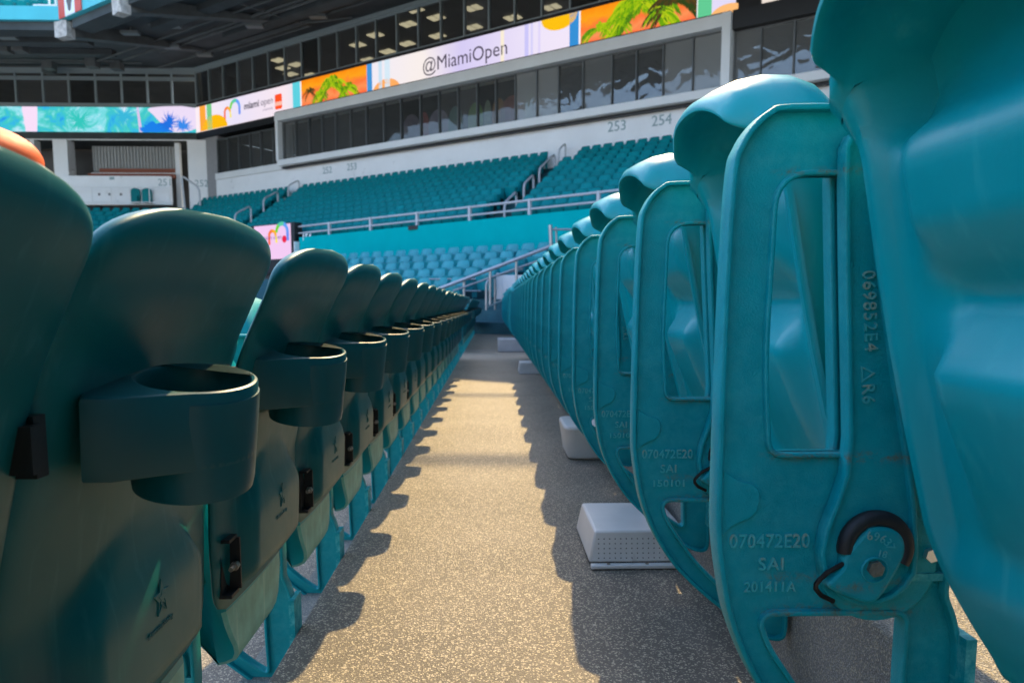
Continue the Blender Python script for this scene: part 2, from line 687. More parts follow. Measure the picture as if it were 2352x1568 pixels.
def make_frame(code, big):
    parts = [curve_mesh('web', [OUT, HOLE1, HOLE2], .0025, M['cast'], .0008, STAND),
             ring(OUT, .0062, .0125, M['cast'], .002),
             ring(HOLE1, .0055, .0085, M['cast'], .002, False),
             ring(HOLE2, .0060, .0095, M['cast'], .002, False)]
    up = Matrix.Translation((0, -.0035, 0)) @ STAND
    pad = [fz(*q) for q in [(300, 200), (330, 225), (385, 262), (440, 288), (508, 302), (550, 345), (555, 430), (530, 500), (480, 540), (400, 570), (345, 612), (318, 655), (300, 640)]]
    parts.append(curve_mesh('pad', [round_poly(pad, .004, 3)], .0022, M['cast'], .0012, up))
    cx, cy = fz(1360, 840)
    disc = [(cx + .064 * math.cos(a), cy + .064 * math.sin(a)) for a in [2 * math.pi * i / 40 for i in range(40)]]
    parts.append(curve_mesh('boss', [disc], .004, M['cast'], .002, up))
    led = MB()
    led.box(-.085, -.026, -.011, .011, .388, .396)
    parts.append(led.mesh('ledge', M['cast']))
    wk = MB()                               # foot cleats that bolt to the riser
    wk.box(-.012, -.0005, -.028, .028, .17, .33)
    parts.append(wk.mesh('cleat', M['cast']))
    t = Matrix.Translation((0, -.0031, 0)) @ STAND
    for s, zx, zy, h in (('070472E20', 362, 735, 92), ('SAI', 560, 890, 84), (code, 470, 1040, 70)):
        x, z = fz(zx, zy)
        sz_ = h / 2.5837 * .91875 * KF / .70
        me = text_mesh('number', s, sz_, .0024, M['relief'], None, bold=.0002, space=1.08)
        wmax = max(v.co.x for v in me.vertices)
        wid = dict(SAI=172).get(s, 540 if s[0] == '0' else 352) / 2.5837 * .91875 * KF
        me.transform(t @ Matrix.Translation((x, z, 0)) @ Matrix.Diagonal((wid / wmax, 1, 1, 1)))
        parts.append(me)
    return join('side_frame', parts)


KA = .738 / 1700


def make_arm(lettered=True):                             # flat bar on the end of the tipped-up seat
    k = KA
    z = lambda px, py: ((px - 1130) * k - BACK, EYE - (py - 700) * k)
    L = [z(1938, 318), z(1926, 345), z(1928, 420), z(1936, 560), z(1945, 700), z(1956, 860), z(1966, 1010), z(1962, 1100), z(1944, 1165), z(1921, 1230), z(1912, 1290)]
    c = z(2035, 1300)
    for i in range(1, 9):
        a = math.pi + i * math.pi / 9
        L.append((c[0] + .0525 * math.cos(a), c[1] + .0525 * math.sin(a)))
    L += [z(2150, 1290), z(2140, 1180), z(2115, 1040), z(2070, 830), z(2030, 620), z(1995, 400), z(1975, 325), z(1955, 312)]
    parts = [curve_mesh('bar', [L], .002, M['cast'], .0008, STAND)]
    o = offset(L, .0062)
    n = len(offset(L, 0))
    parts.append(curve_mesh('flange', [offset(L, 0), o], .0075, M['cast'], .002, STAND))
    if not lettered: return join('seat_arm', parts)
    # number running down the bar
    rot = Matrix.Rotation(R(-85), 4, 'Z')
    p = z(1985, 622)
    parts.append(text_mesh('number', '069852E4', .0185, .0024, M['relief'], Matrix.Translation((0, -.0028, 0)) @ STAND @ Matrix.Translation((p[0], p[1], 0)) @ rot, space=1.12))
    p = z(2003, 838)
    tri = [(0, 0), (.017, 0), (.0085, .0145)]
    tm = Matrix.Translation((0, -.0028, 0)) @ STAND @ Matrix.Translation((z(1993, 842)[0], z(1993, 842)[1], 0)) @ rot
    parts.append(curve_mesh('mark', [tri, offset(tri, .0028)], .0014, M['relief'], 0, tm))
    parts.append(text_mesh('number', 'R6', .0185, .0024, M['relief'], Matrix.Translation((0, -.0028, 0)) @ STAND @ Matrix.Translation((z(1997, 884)[0], z(1997, 884)[1], 0)) @ rot, space=1.1))
    return join('seat_arm', parts)


def make_cap():
    k = KA
    pts = [fz(a, b, k) for a, b in [(1265, 612), (1290, 592), (1400, 590), (1480, 622), (1528, 690), (1532, 780), (1500, 865), (1425, 1010), (1372, 1085), (1310, 1118), (1200, 1088), (1080, 1035), (1022, 1002), (1016, 970), (1060, 930), (1118, 855), (1120, 795), (1195, 690)]]
    parts = [curve_mesh('cap', [spline_closed(pts, 3)], .006, M['cast'], .004, STAND)]
    x, z = fz(1325, 865, k)
    rec = [(x + .014 * math.cos(a), z - .002 + .014 * math.sin(a)) for a in [2 * math.pi * i / 28 for i in range(28)]]
    parts.append(curve_mesh('washer_seat', [rec, offset(rec, .0022)], .001, M['cast'], .001, Matrix.Translation((0, -.0105, 0)) @ STAND))
    t = Matrix.Translation((0, -.0102, 0)) @ STAND
    c = fz(1300, 740, k)
    for i, ch in enumerate('69637'):
        a = R(104 - i * 21)
        q = (c[0] + .0165 * math.cos(a) + .002, c[1] + .0085 * math.sin(a) + .0015)
        parts.append(text_mesh('number', ch, .0125, .0007, M['relief'], t @ Matrix.Translation((q[0] - .003, q[1], 0)) @ Matrix.Rotation(a - math.pi / 2, 4, 'Z')))
    q = fz(1335, 785, k)
    parts.append(text_mesh('number', '18', .0105, .0007, M['relief'], t @ Matrix.Translation((q[0], q[1], 0)) @ Matrix.Rotation(R(-12), 4, 'Z')))
    return join('hinge_cap', parts), (x, z)


def make_bolt(x, z):
    b = MB()
    hexa = [(.0085 * math.cos(math.pi / 3 * i + .2), .0085 * math.sin(math.pi / 3 * i + .2)) for i in range(6)]
    b.hexa([(x + p[0], -.0095, z + p[1]) for p in hexa], [(x + p[0], -.0155, z + p[1]) for p in hexa])
    for i in range(6):                      # grade marks
        a = math.pi / 3 * i
        b.box(-.0006, .0006, -.0002, .0006, .002, .0062, 0, lambda X, Yy, Z: (x + X * math.cos(a) - Z * math.sin(a), -.0155 + Yy - .0005, z + X * math.sin(a) + Z * math.cos(a)))
    return b.mesh('bolt', M['zinc'], 20)


def frame_bolt():
    b = MB()
    x, z = -.046, .417
    hx = [(x + .0075 * math.cos(math.pi / 3 * i + .3), z + .0075 * math.sin(math.pi / 3 * i + .3)) for i in range(6)]
    b.hexa([(p[0], -.003, p[1]) for p in hx], [(p[0], -.016, p[1]) for p in hx])
    return b.mesh('bolt', mat('bright_zinc_bolt', (.75, .75, .72), .3, metal=.8), 20)


def make_bumper():
    c = fz(1352, 745, KA)
    b = MB()
    b.tube([(c[0] + .0315 * math.cos(a), -.004, c[1] + .0315 * math.sin(a)) for a in [R(188 - 218 * i / 28) for i in range(29)]], .0085, 12)
    return b.mesh('bumper', M['rubber'])


def make_spring():
    b = MB()
    pts = [fz(a, c, KA) for a, c in [(1150, 830), (1085, 868), (1020, 905), (970, 955), (948, 985), (948, 1015), (985, 1060), (1075, 1105)]]
    b.tube([(p[0], -.010, p[1]) for p in pts], .0026, 8)
    return b.mesh('spring', M['wire'])


# ------------------------------------------------------------------ chairs: tipped-up seat and backrest
def smooth01(x):
    x = np.clip(x, 0, 1)
    return x * x * (3 - 2 * x)


def seat_mesh():
    MB_ = MB()
    ZS = np.array([.345, .352, .362, .382, .406, .428, .470, .56, .634, .712, .80, .868, .900, .908])
    XS = np.array([-.048, -.052, -.056, -.066, -.075, -.083, -.098, -.122, -.140, -.157, -.174, -.186, -.193, -.196])
    zz = np.concatenate([[.345, .349, .354, .360], np.linspace(.368, .908, 58)])
    us = np.sin(np.linspace(-1, 1, 45) * math.pi / 2)
    us = np.concatenate([[-1.0], us, [1.0]])
    HW = .153
    rings = []
    for ui, u in enumerate(us):
        last = ui in (0, len(us) - 1)
        uu = abs(u)
        c = 1 - uu ** 2.4
        pts = []
        for z in zz:                        # underside, facing the aisle
            x = np.interp(z, ZS, XS)
            hol = np.interp(z, [.795, .815, .845, .872], [0, -.004, -.036, -.048]) * (1 - smooth01((uu - .80) / .11))
            pan = np.interp(z, [.47, .53, .605, .625, .655, .685, .715, .745, .790, .806, .835, .85], [.0, .014, .028, .028, .006, -.014, .004, .018, .020, .018, .002, 0])
            pan *= 1 - smooth01((uu - (.50 if z > .70 else .40)) / .22)
            grv = -.008 * math.exp(-((z - .683) / .03) ** 2) * (1 - smooth01((uu - .6) / .25))
            dish = -.016 * (1 - smooth01((uu - .80) / .10)) * smooth01((z - .42) / .06)
            pts.append((x - (hol + pan + grv + dish), z))
        zE = .884 + .036 * c
        pts = [(p[0], p[1] if p[1] < .8 else .8 + (p[1] - .8) * (zE + .012 - .8) / .108) for p in pts]
        mid = [(-.176, zE + .024), (-.198, zE + .030), (-.222, zE + .018), (-.243, zE + .004), (-.2515, zE), (-.257, zE + .001), (-.2580, zE + .005), (-.252, zE + .015),
               (-.238, .942), (-.215, .952), (-.186, .958), (-.157, .957), (-.131, .947), (-.113, .929), (-.101, .906)]
        end = [(-.1945, .899), (-.196, .901), (-.1975, .903), (-.199, .905), (-.201, .907), (-.203, .910), (-.206, .913), (-.208, .919),
               (-.207, .927), (-.200, .936), (-.184, .943), (-.160, .945), (-.134, .940), (-.114, .926), (-.101, .906)]
        q_ = smooth01((.93 - uu) / .16)
        lip = [tuple(((1 - c) * .55 * .7 + 0) * 0 + (1 - w_) * e_[k_] + w_ * m_[k_] for k_ in (0, 1)) for e_, m_, w_ in
               [(e1, m1, (q_ * (.35 + .65 * c) if i_ < 8 else c * .75 + .25 * q_)) for i_, (e1, m1) in enumerate(zip(end, mid))]]
        pts += lip
        for z in np.linspace(.885, .385, 22):
            x = np.interp(z, [.385, .45, .56, .70, .82, .885], [-.006, -.010, -.030, -.058, -.078, -.094])
            pts.append((x + .014 * c * math.sin((z - .385) / .5 * math.pi), z))
        pts += [(-.008, .368), (-.015, .354), (-.030, .346), (-.046, .343)]
        if last:
            o = offset(pts, .006)
            if len(o) == len(pts): pts = o if area(pts) > 0 else o[::-1]
        y = np.sign(u) * (HW if last else min(HW - .005, HW * uu + 0) if uu > .97 else HW * uu)
        if last: y = np.sign(u) * HW
        elif uu > .999: y = np.sign(u) * (HW - .005)
        pts = [(p[0], p[1] - .062 * uu ** 5 * smooth01((p[1] - .80) / .12)) for p in pts]
        rings.append([(p[0], y * (1 - .34 * smooth01((.485 - p[1]) / .145) ** 1.6), p[1]) for p in pts])
    n = len(rings[0])
    V = [p for r in rings for p in r]
    F = []
    for i in range(len(rings) - 1):
        for j in range(n):
            F.append((i * n + j, i * n + (j + 1) % n, (i + 1) * n + (j + 1) % n, (i + 1) * n + j))
    F += [tuple(range(n)), tuple(range((len(rings) - 1) * n, len(rings) * n))[::-1]]
    mi = []
    MB_.add(V, F)
    MB_.m = []
    for i in range(len(rings) - 1):
        for j in range(n):
            p = rings[i][j]
            MB_.m.append(1 if (p[2] < .47 and p[0] > -.045) else 0)
    MB_.m += [0, 0]
    for zr, xr in ((.50, -.055), (.80, -.125)):      # cross rods that carry the shell between its two arms
        MB_.tube([(xr, -.214, zr), (xr, .214, zr)], .008, 12)
    return MB_.mesh('seat', [M['plastic'], M['pale']], 50)


def back_mesh():
    ZT, ZB = 1.030, .470
    vs = np.linspace(0, 1, 64)
    zr = []
    rows = []
    us = np.sin(np.linspace(-1, 1, 49) * math.pi / 2)
    for v in vs:
        z = ZB + (ZT - ZB) * (1 - (1 - v) ** 1.35)
        # outline
        w = .2275 - .012 * smooth01((.62 - z) / .15)
        zt = ZT - .075
        if z > zt: w *= max(0, 1 - ((z - zt) / (ZT - zt)) ** 4.2) ** (1 / 4.2)
        zb = ZB + .05
        if z < zb: w = max(w - .045 * (1 - math.sqrt(max(0, 1 - ((zb - z) / .05) ** 2))), 0)
        rows.append((z, w))
    V, F = [], []
    PX = [.40, .416, .517, .655, .72, .776, .853, .90, .94, .973, 1.035]
    PV = [-.010, -.008, .0, .004, .017, .031, .050, .066, .083, .097, .120]
    nu = len(us)
    for side in (1, -1):
        for (z, w) in rows:
            for u in us:
                y = u * w
                uu = abs(u)
                xc = np.interp(z, PX, PV)
                xc += (.010 + .010 * smooth01((z - .88) / .08)) * (1 - (y / .2275) ** 2) - .006
                ev = max(0, 1 - abs((z - (ZT + ZB) / 2) / ((ZT - ZB) / 2)) ** 14) ** .5
                eu = max(0, 1 - uu ** 16) ** .5
                e = eu * ev
                roll = .018 * smooth01((z - .955) / .06)
                T = .019 + roll
                x = xc + side * T / 2 * e
                if side == 1:               # raised lower panel at the rear
                    d_side = smooth01((.158 - abs(y) - .10 * max(0, (z - .60) / .1) ** 2) / .034)
                    d_top = smooth01((.715 - z) / .115)
                    x += .025 * d_side * d_top * smooth01((z - .485) / .03) - .004 * e
                V.append((x, y, z - .014 * (y / .2275) ** 2 * smooth01((z - .80) / .22)))
    nv = len(rows)

    def id_(s, i, j): return s * nv * nu + i * nu + j
    for i in range(nv - 1):
        for j in range(nu - 1):
            F.append((id_(0, i, j), id_(0, i, j + 1), id_(0, i + 1, j + 1), id_(0, i + 1, j)))
            F.append((id_(1, i, j), id_(1, i + 1, j), id_(1, i + 1, j + 1), id_(1, i, j + 1)))
        for j in (0, nu - 1):
            F.append((id_(0, i, j), id_(0, i + 1, j), id_(1, i + 1, j), id_(1, i, j)))
    for i in (0, nv - 1):
        for j in range(nu - 1):
            F.append((id_(0, i, j), id_(1, i, j), id_(1, i, j + 1), id_(0, i, j + 1)))
    b = MB()
    b.add(V, F)
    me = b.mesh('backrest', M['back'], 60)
    bm = bmesh.new()
    bm.from_mesh(me)
    bmesh.ops.remove_doubles(bm, verts=bm.verts, dist=.0003)
    bmesh.ops.recalc_face_normals(bm, faces=bm.faces)
    bm.to_mesh(me)
    bm.free()
    me.set_sharp_from_angle(angle=R(60))
    return me


TOAISLE = Matrix(((0, 0, 1, 0), (1, 0, 0, 0), (0, 1, 0, 0), (0, 0, 0, 1)))   # drawing plane -> y/z plane, front towards +x


def emblem_mesh():
    st = []
    for i in range(10):
        a = math.pi / 2 + i * math.pi / 5
        r = .019 if i % 2 == 0 else .0085
        st.append((r * math.cos(a), r * math.sin(a) * 1.15))
    Mx = Matrix.Translation((.0372, 0, .606)) @ TOAISLE
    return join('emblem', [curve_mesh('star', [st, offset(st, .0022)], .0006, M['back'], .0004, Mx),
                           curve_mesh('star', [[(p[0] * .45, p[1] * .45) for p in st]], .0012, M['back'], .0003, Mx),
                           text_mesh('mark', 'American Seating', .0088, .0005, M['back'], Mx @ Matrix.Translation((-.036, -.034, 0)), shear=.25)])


def cup_mesh():
    c = (.114, -.080)
    r, ri = .060, .053
    drop = [(c[0] + r * math.cos(a), c[1] + r * math.sin(a)) for a in [R(-68 + 236 * i / 34) for i in range(35)]]
    drop += [(.052, -.116), (.048, -.165), (.056, -.184), (.078, -.178), (.112, -.152)]
    drop = drop if area(drop) > 0 else drop[::-1]
    hole = [(c[0] + ri * math.cos(a), c[1] + ri * math.sin(a)) for a in [2 * math.pi * i / 44 for i in range(44)]]
    tilt = Matrix.Translation((c[0], c[1], .866)) @ Matrix.Rotation(R(8), 4, 'X') @ Matrix.Rotation(R(6), 4, 'Y') @ Matrix.Translation((-c[0], -c[1], -.866))
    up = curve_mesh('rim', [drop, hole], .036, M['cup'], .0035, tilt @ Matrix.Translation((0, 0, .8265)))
    b = MB()
    prof = [(.0, -.116), (.046, -.116), (.0575, -.113), (.0590, -.103), (.0615, -.03), (.0615, -.012), (.0545, -.012), (.0545, -.02), (.051, -.100), (.0, -.106)]
    b.lathe(prof, (c[0], c[1], .866), 44)
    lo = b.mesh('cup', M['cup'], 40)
    lo.transform(tilt)
    return join('cup_holder', [up, lo])


def bracket_mesh():
    b = MB()
    b.box(.000, .020, -.205, -.172, .50, .505)
    b.box(.000, .020, -.205, -.172, .585, .59)
    b.box(.000, .006, -.205, -.170, .505, .585)
    b.box(.006, .024, -.174, -.170, .505, .585)
    m = b.mesh('bracket', M['rubber'])
    return m


def stud_mesh():
    b = MB()
    b.hexa([(.018, -.20 + 0, .545)] and [(.02 + .007 * math.cos(a), -.192, .545 + .007 * math.sin(a)) for a in [math.pi / 3 * i for i in range(6)]],
           [(.02 + .007 * math.cos(a), -.182, .545 + .007 * math.sin(a)) for a in [math.pi / 3 * i for i in range(6)]])
    b.tube([(.02, -.205, .545), (.02, -.175, .545)], .0035, 8)
    return b.mesh('bolt', M['zinc'], 20)


def mount_mesh():
    b = MB()
    b.box(.030, .050, .222, .238, .800, .850)
    b.box(.034, .056, .208, .224, .806, .844)
    return b.mesh('mount', M['rubber'])  # mount drawn black, also stands in for the shaded gap here


cap_me, bxz = make_cap()
ME = dict(arm2=make_arm(False), frame=make_frame('150101', 0), frame1=make_frame('201411A', 1), arm=make_arm(), cap=cap_me, bolt=make_bolt(*bxz), bumper=make_bumper(), fbolt=frame_bolt(),
          spring=make_spring(), seat=seat_mesh(), back=back_mesh(), emblem=emblem_mesh(), cup=cup_mesh(), bracket=bracket_mesh(), stud=stud_mesh(), mount=mount_mesh())
PITCH = .46
HF = PITCH / 2


def make_chair(name, right, full, code1=False):
    t = empty(name)
    fr = link('side_frame', ME['frame1' if code1 else 'frame'], t, (0, HF, 0))
    if right and full: link('bolt', ME['fbolt'], fr)
    st = link('seat', ME['seat'], t)
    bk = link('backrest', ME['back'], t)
    ar = link('seat_arm', ME['arm'], t, (0, HF - .0165, 0))
    link('seat_arm', ME['arm2'], t, (0, -HF + .0165, 0))
    if right:
        if full:
            cp = link('hinge_cap', ME['cap'], t, (0, HF - .024, 0))
            link('bolt', ME['bolt'], cp)
            link('bumper', ME['bumper'], t, (0, HF - .022, 0))
            link('spring', ME['spring'], t, (0, HF - .020, 0))
    else:
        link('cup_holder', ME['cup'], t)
        if full:
            link('emblem', ME['emblem'], bk)
            br = link('hinge_bracket', ME['bracket'], t)
            link('bolt', ME['stud'], br)
            link('cup_mount_shade', ME['mount'], t)
    return t


GR, GL = 'tipped-up teal seats facing the aisle on the right', 'teal seats with cup holders seen from behind on the left'
protoR1 = make_chair('stadium_chair', True, True, True)
protoR = make_chair('stadium_chair', True, True)
protoRs = make_chair('stadium_chair', True, False)
protoL = make_chair('stadium_chair', False, True)
protoLs = make_chair('stadium_chair', False, False)
used = set()
nR = nL = 0
jit = random.Random(3)


def put(pr, loc, label, group):
    o = pr if pr not in used else copy_tree(pr)
    used.add(pr)
    o.location = loc
    tag(o, label, 'seat', group)
    for ch in [q for q in bpy.data.objects if q.parent == o]:
        if ch.name.startswith('backrest'): ch.rotation_euler = (0, R(jit.uniform(-.4, .4)), 0)
        if ch.name.startswith('seat') and not ch.name.startswith('seat_arm'): ch.location = (jit.uniform(-.003, .003), 0, 0)
    return o


for sec, (ya, yb, n) in enumerate(((.53, .362, 20), (10.98, 10.862, 15))):
    for m in range(n):
        i = m + sec * 20
        pr = protoR1 if i == 0 else (protoR if i < 8 else protoRs)
        lb = ('big teal tipped-up seat nearest the camera, frame cast 201411A' if i == 0 else
              '%s tipped-up seat from the camera in the right row' % ordinal(i + 1))
        put(pr, (BACK, ya + PITCH * m, 0), lb, GR)
        pl = protoL if i < 8 else protoLs
        lb = ('blurred teal seat back nearest the camera, cut by the left edge' if i == 0 else
              '%s seat with cup holder from the camera in the left row' % ordinal(i + 1))
        put(pl, (NOSE, yb + PITCH * m, -RISE), lb, GL)

for k in (1, 2):
    put(protoRs, (BACK, .53 - PITCH * k - .045, 0), 'tipped-up seat beside the camera, %s before the nearest right seat in view' % ordinal(k), GR)
    put(protoLs, (NOSE, .35 - PITCH * k, -RISE), 'seat with cup holder beside the camera, %s before the nearest left seat in view' % ordinal(k), GL)

# ------------------------------------------------------------------ covers, steps and rails on the terrace
def cover(loc, w, d, h, label, n):
    t = empty('vent_cover', loc, label, 'vent cover', 'cream covers under the right-hand seats')
    b = MB()
    b.hexa([(0, 0, .012), (w, 0, .012), (w, d, .012), (0, d, .012)], [(.016, .012, h), (w, .012, h), (w, d - .012, h), (.016, d - .012, h)])
    o = b.build('shell', M['box'], t, bevel=.006)
    b = MB()
    b.box(.004, w, -.020, .001, .001, .012)
    b.build('flange', M['box'], t, bevel=.003)
    for k in (.05, .15, .235):
        q = MB()
        q.hexa([(k + .005 * math.cos(a), -.011 + .005 * math.sin(a), .012) for a in [math.pi / 3 * i for i in range(6)]], [(k + .004 * math.cos(a), -.011 + .004 * math.sin(a), .0155) for a in [math.pi / 3 * i for i in range(6)]])
        q.build('screw', M['zinc'], t)
    b = MB()
    for r_ in range(5):
        for c in range(n):
            z = .024 + r_ * (h - .04) / 4.4
            y = .012 * (z - .012) / (h - .012)
            x = .026 + c * .0145
            pts = [(x + .0017 * math.cos(a), y - .0006, z + .0017 * math.sin(a)) for a in [math.pi / 4 * q for q in range(8)]]
            b.add(pts, [tuple(range(8))])
    b.build('perforation', M['hole'], t, smooth=0, fix=False)
    return t


cover((.250, 1.86, .001), .255, .30, .094, 'cream perforated box cover on the floor nearest the camera under the right-hand row', 15)
cover((.262, 7.30, .001), .245, .30, .110, 'small cream perforated box cover farther along the aisle floor under the right-hand row', 15)
b = MB()
b.hexa([(q[0], q[1], .001) for q in round_poly([(.335, 3.2), (.505, 3.2), (.505, 3.5), (.335, 3.5)], .05)],
       [(q[0], q[1], .15) for q in round_poly([(.315, 3.18), (.505, 3.18), (.505, 3.52), (.315, 3.52)], .05)])
tag(b.build('drain_box', M['box'], bevel=.012), 'cream rounded drain box with rusty foot under the right-hand seats', 'drain box')


def step_block(x0, x1, y0, y1, z0, z1, label):
    b = MB()
    b.box(x0, x1, y0, y1, z0 + .001, z1)
    return tag(b.build('concrete_step', M['step'], bevel=.01), label, 'step', 'concrete steps in the stair aisles')


step_block(.085, .508, 10.72, 11.2, 0, .19, 'grey concrete half step at the gap in the right-hand row')
step_block(NOSE + .01, .50, 18.3, 18.9, -.1, .15, 'wide pale concrete step that ends the aisle floor')
step_block(-.05, 1.2, 18.9, 19.3, -.1, .32, 'middle concrete step at the foot of the far white panel')
step_block(-.02, 1.4, 19.3, 19.8, -.1, .48, 'upper concrete step at the foot of the far white panel')
f = MB()
f.box(-9, NOSE, 18.32, 21.5, -.6, -.4)
f.box(NOSE + .01, 6, 19.8, 21.5, -.6, .45)
struct('landing', f, M['step'])


def rail_thing(name, label, cat, tubes, m='steel', group=None):
    t = empty(name, (0, 0, 0), label, cat, group)
    for nm, pts, r in tubes:
        b = MB()
        b.tube(pts, r, 10)
        b.build(nm, M[m], t)
    return t


def P(px, py, Y): return tuple(at(px, py, Y))


def bent(pts, r=.12, n=5):                  # polyline with rounded bends
    out = [pts[0]]
    for i in range(1, len(pts) - 1):
        p, a, c = Vector(pts[i]), Vector(pts[i - 1]), Vector(pts[i + 1])
        q = min(r, (a - p).length * .45, (c - p).length * .45)
        s, e = p + (a - p).normalized() * q, p + (c - p).normalized() * q
        for j in range(n + 1):
            t = j / n
            out.append(tuple(s * (1 - t) ** 2 + p * 2 * t * (1 - t) + e * t * t))
    return out + [pts[-1]]


rail_thing('stair_rail', 'bent steel stair rail standing on the pale step at the end of the aisle', 'handrail', [
    ('handrail', bent([P(1117, 745, 18.5), P(1117, 648, 18.5), P(1134, 634, 18.7), P(1200, 618, 19.5)], .15), .030),
    ('post', [P(1137, 735, 19), P(1137, 640, 18.9)], .028),
    ('mid_rail', [P(1117, 706, 18.5), P(1170, 682, 19.2), P(1200, 676, 19.6)], .02)])
rail_thing('guard_rail', 'long steel rail climbing to the right above the far end of the aisle', 'handrail', [
    ('handrail', [P(1008, 664, 18.05), P(1262, 567, 18.6)], .046),
    ('lower_rail', [P(1040, 668, 18.1), P(1262, 590, 18.65)], .026),
    ('post', [P(1066, 722, 18.2), P(1066, 645, 18.2)], .035),
    ('post', [P(1126, 700, 18.3), P(1126, 622, 18.3)], .035),
    ('post', [P(1186, 680, 18.45), P(1186, 598, 18.45)], .035)])
rail_thing('guard_rail', 'low steel rail in front of the pale seats where the left row ends', 'handrail', [
    ('handrail', [P(985, 641, 19.9), P(1104, 641, 20.0)], .022),
    ('lower_rail', [P(985, 668, 19.9), P(1104, 668, 20.0)], .018),
    ('post', [P(1040, 700, 19.9), P(1040, 641, 19.9)], .022)])
rail_thing('guard_rail', 'grey steel guard rail with a tall end post above the right-hand seats', 'handrail', [
    ('post', [P(1267, 585, 21.2), P(1264, 517, 21.2)], .055),
    ('post', [P(1279, 580, 21.3), P(1277, 522, 21.3)], .03),
    ('handrail', [P(1264, 527, 21.2), P(1330, 527, 21.2)], .03),
    ('lower_rail', [P(1264, 560, 21.2), P(1330, 575, 21.2)], .03)])
b = MB()
p0, p1 = at(1140, 690, 20.2), at(1215, 632, 20.2)
b.box(p0[0], p0[0] + .16, 20.1, 20.9, .46, p1[2] + .05)
b.box(p0[0] + .16, p1[0] + .9, 20.13, 20.25, .46, p1[2])
tag(b.build('stair_wall', M['white'], bevel=.01), 'white painted stair wall behind the far end of the right-hand row', 'wall')

# ------------------------------------------------------------------ distant seats
def far_seat_mesh(m, recl=.10):
    b = MB()
    fx = lambda x, y, z: (x, y, z)

    def slab(prof, w, t):                   # rounded panel, prof = [(x, z)], front towards -x
        V, F = [], []
        ws = []
        n = len(prof)
        for i, (x, z) in enumerate(prof):
            ww = w * (1 if i < n - 2 else (.93 if i == n - 2 else .78))
            for (u, d) in ((-1, 0), (-.8, -t * .5), (0, -t * .62), (.8, -t * .5), (1, 0), (.8, t * .5), (-.8, t * .5)):
                V.append((x + d, u * ww, z))
        k = 7
        for i in range(n - 1):
            for j in range(k):
                F.append((i * k + j, i * k + (j + 1) % k, (i + 1) * k + (j + 1) % k, (i + 1) * k + j))
        F += [tuple(range(k))[::-1], tuple(range((n - 1) * k, n * k))]
        b.add(V, F)
    slab([(0, .30), (.02, .5), (.06, .7), (.095, .80), (.105, .85)], .228, .06)
    slab([(-.07, .24), (-.13, .42), (-.19, .58), (-.20, .635), (-.17, .655)], .225, .07)
    b.box(-.2, 0, -.255, -.24, .05, .60)
    return b.mesh('far_seat', m, 50)


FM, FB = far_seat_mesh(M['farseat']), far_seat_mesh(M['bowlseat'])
NROW, STEP_S = 11, .525
cand = []


def club_n(s, j):                           # the rows fan slightly towards the near end
    fr = 8.0 + (s - 19.5) * .10
    return .95 + (fr - .95) * j / (NROW - 1)


ROT = math.atan2(DN[1], DN[0]) + math.pi
for j in range(NROW):
    z = 7.42 - .345 * j - .85
    for i in range(78):
        s = 1.6 + i * STEP_S + (.26 if j % 2 else 0)
        n = club_n(s, j)
        a1 = 27.6 + .25 * n
        a0 = 10.0 + .25 * n
        if abs(s - a1) < .62 or abs(s - a0) < .55: continue
        if s < .55 * n + 1.0: continue
        px, py = proj(W(s, n, z + .7))
        if s > 40: continue
        cand.append((float(np.hypot(*W(s, n, z)[:2])), W(s, n, z), j, i, px, 'club', s > a1, s))
for j in range(6):                          # block under the end wall
    for i in range(16):
        x = -25.5 + i * .6
        y = 47.0 - j * .9
        px, py = proj((x, y, 6.0))
        if x > -18.2 - .28 * j: continue
        cand.append((math.hypot(x, y), (x, y, 6.62 - .36 * j - .85), j, i, px, 'end', False, 0))
# pale seats of the lower bowl
bowl = []
for j in range(5):
    n = 10.9 + .85 * j
    z = 2.50 - .275 * j - .85
    c = 0
    for i in range(60):
        s = 42 - i * .565 - (.2 if j % 2 else 0)
        if s < 20: continue
        w = W(s, n, z)
        px, py = proj((w[0], w[1], z + .8))
        if px > 1030 + (655 - py) / 85 * 230 + 6 or px < 700: continue
        c += 1
        bowl.append((w, j, c))
fs = link('far_seat', FB)
first = True
for w, j, c in bowl:
    o = fs if first else fs.copy()
    if not first: COL.objects.link(o)
    first = False
    o.location = w
    o.rotation_euler = (0, 0, ROT)
    tag(o, 'pale seat, %s from the steel rail, %s row below teal wall' % (ordinal(c), ordinal(j + 1)), 'seat', 'pale seats of the lower bowl below the teal wall')
nind = max(0, 300 - nR - len(bowl) - 70)
cand.sort()
ind = [c for c in cand if 560 < c[4] < 1560 and c[5] == 'club'][:nind]
keys = set(id(c) for c in ind)
rowcount = {}
for c in sorted(ind, key=lambda q: -q[7]):
    kk = (c[2], c[6])
    rowcount[kk] = rowcount.get(kk, 0) + 1
    o = link('far_seat', FM)
    o.location = c[1]
    o.rotation_euler = (0, 0, ROT)
    side = 'right of the stairs' if c[6] else 'left of the stairs'
    tag(o, '%s club seat from the right, %s row below white wall, %s' % (ordinal(rowcount[kk]), ordinal(c[2] + 1), side), 'seat', 'individual club seats between teal wall and white wall')
mbm = bmesh.new()
for c in cand:
    if id(c) in keys: continue
    n0 = len(mbm.verts)
    mbm.from_mesh(FM)
    mbm.verts.ensure_lookup_table()
    Mx = Matrix.Translation(c[1]) @ Matrix.Rotation(ROT if c[5] == 'club' else -R(90) + math.pi, 4, 'Z')
    for v in mbm.verts[n0:]: v.co = Mx @ v.co
me = bpy.data.meshes.new('club_seats')
mbm.to_mesh(me)
mbm.free()
me.materials.append(M['farseat'])
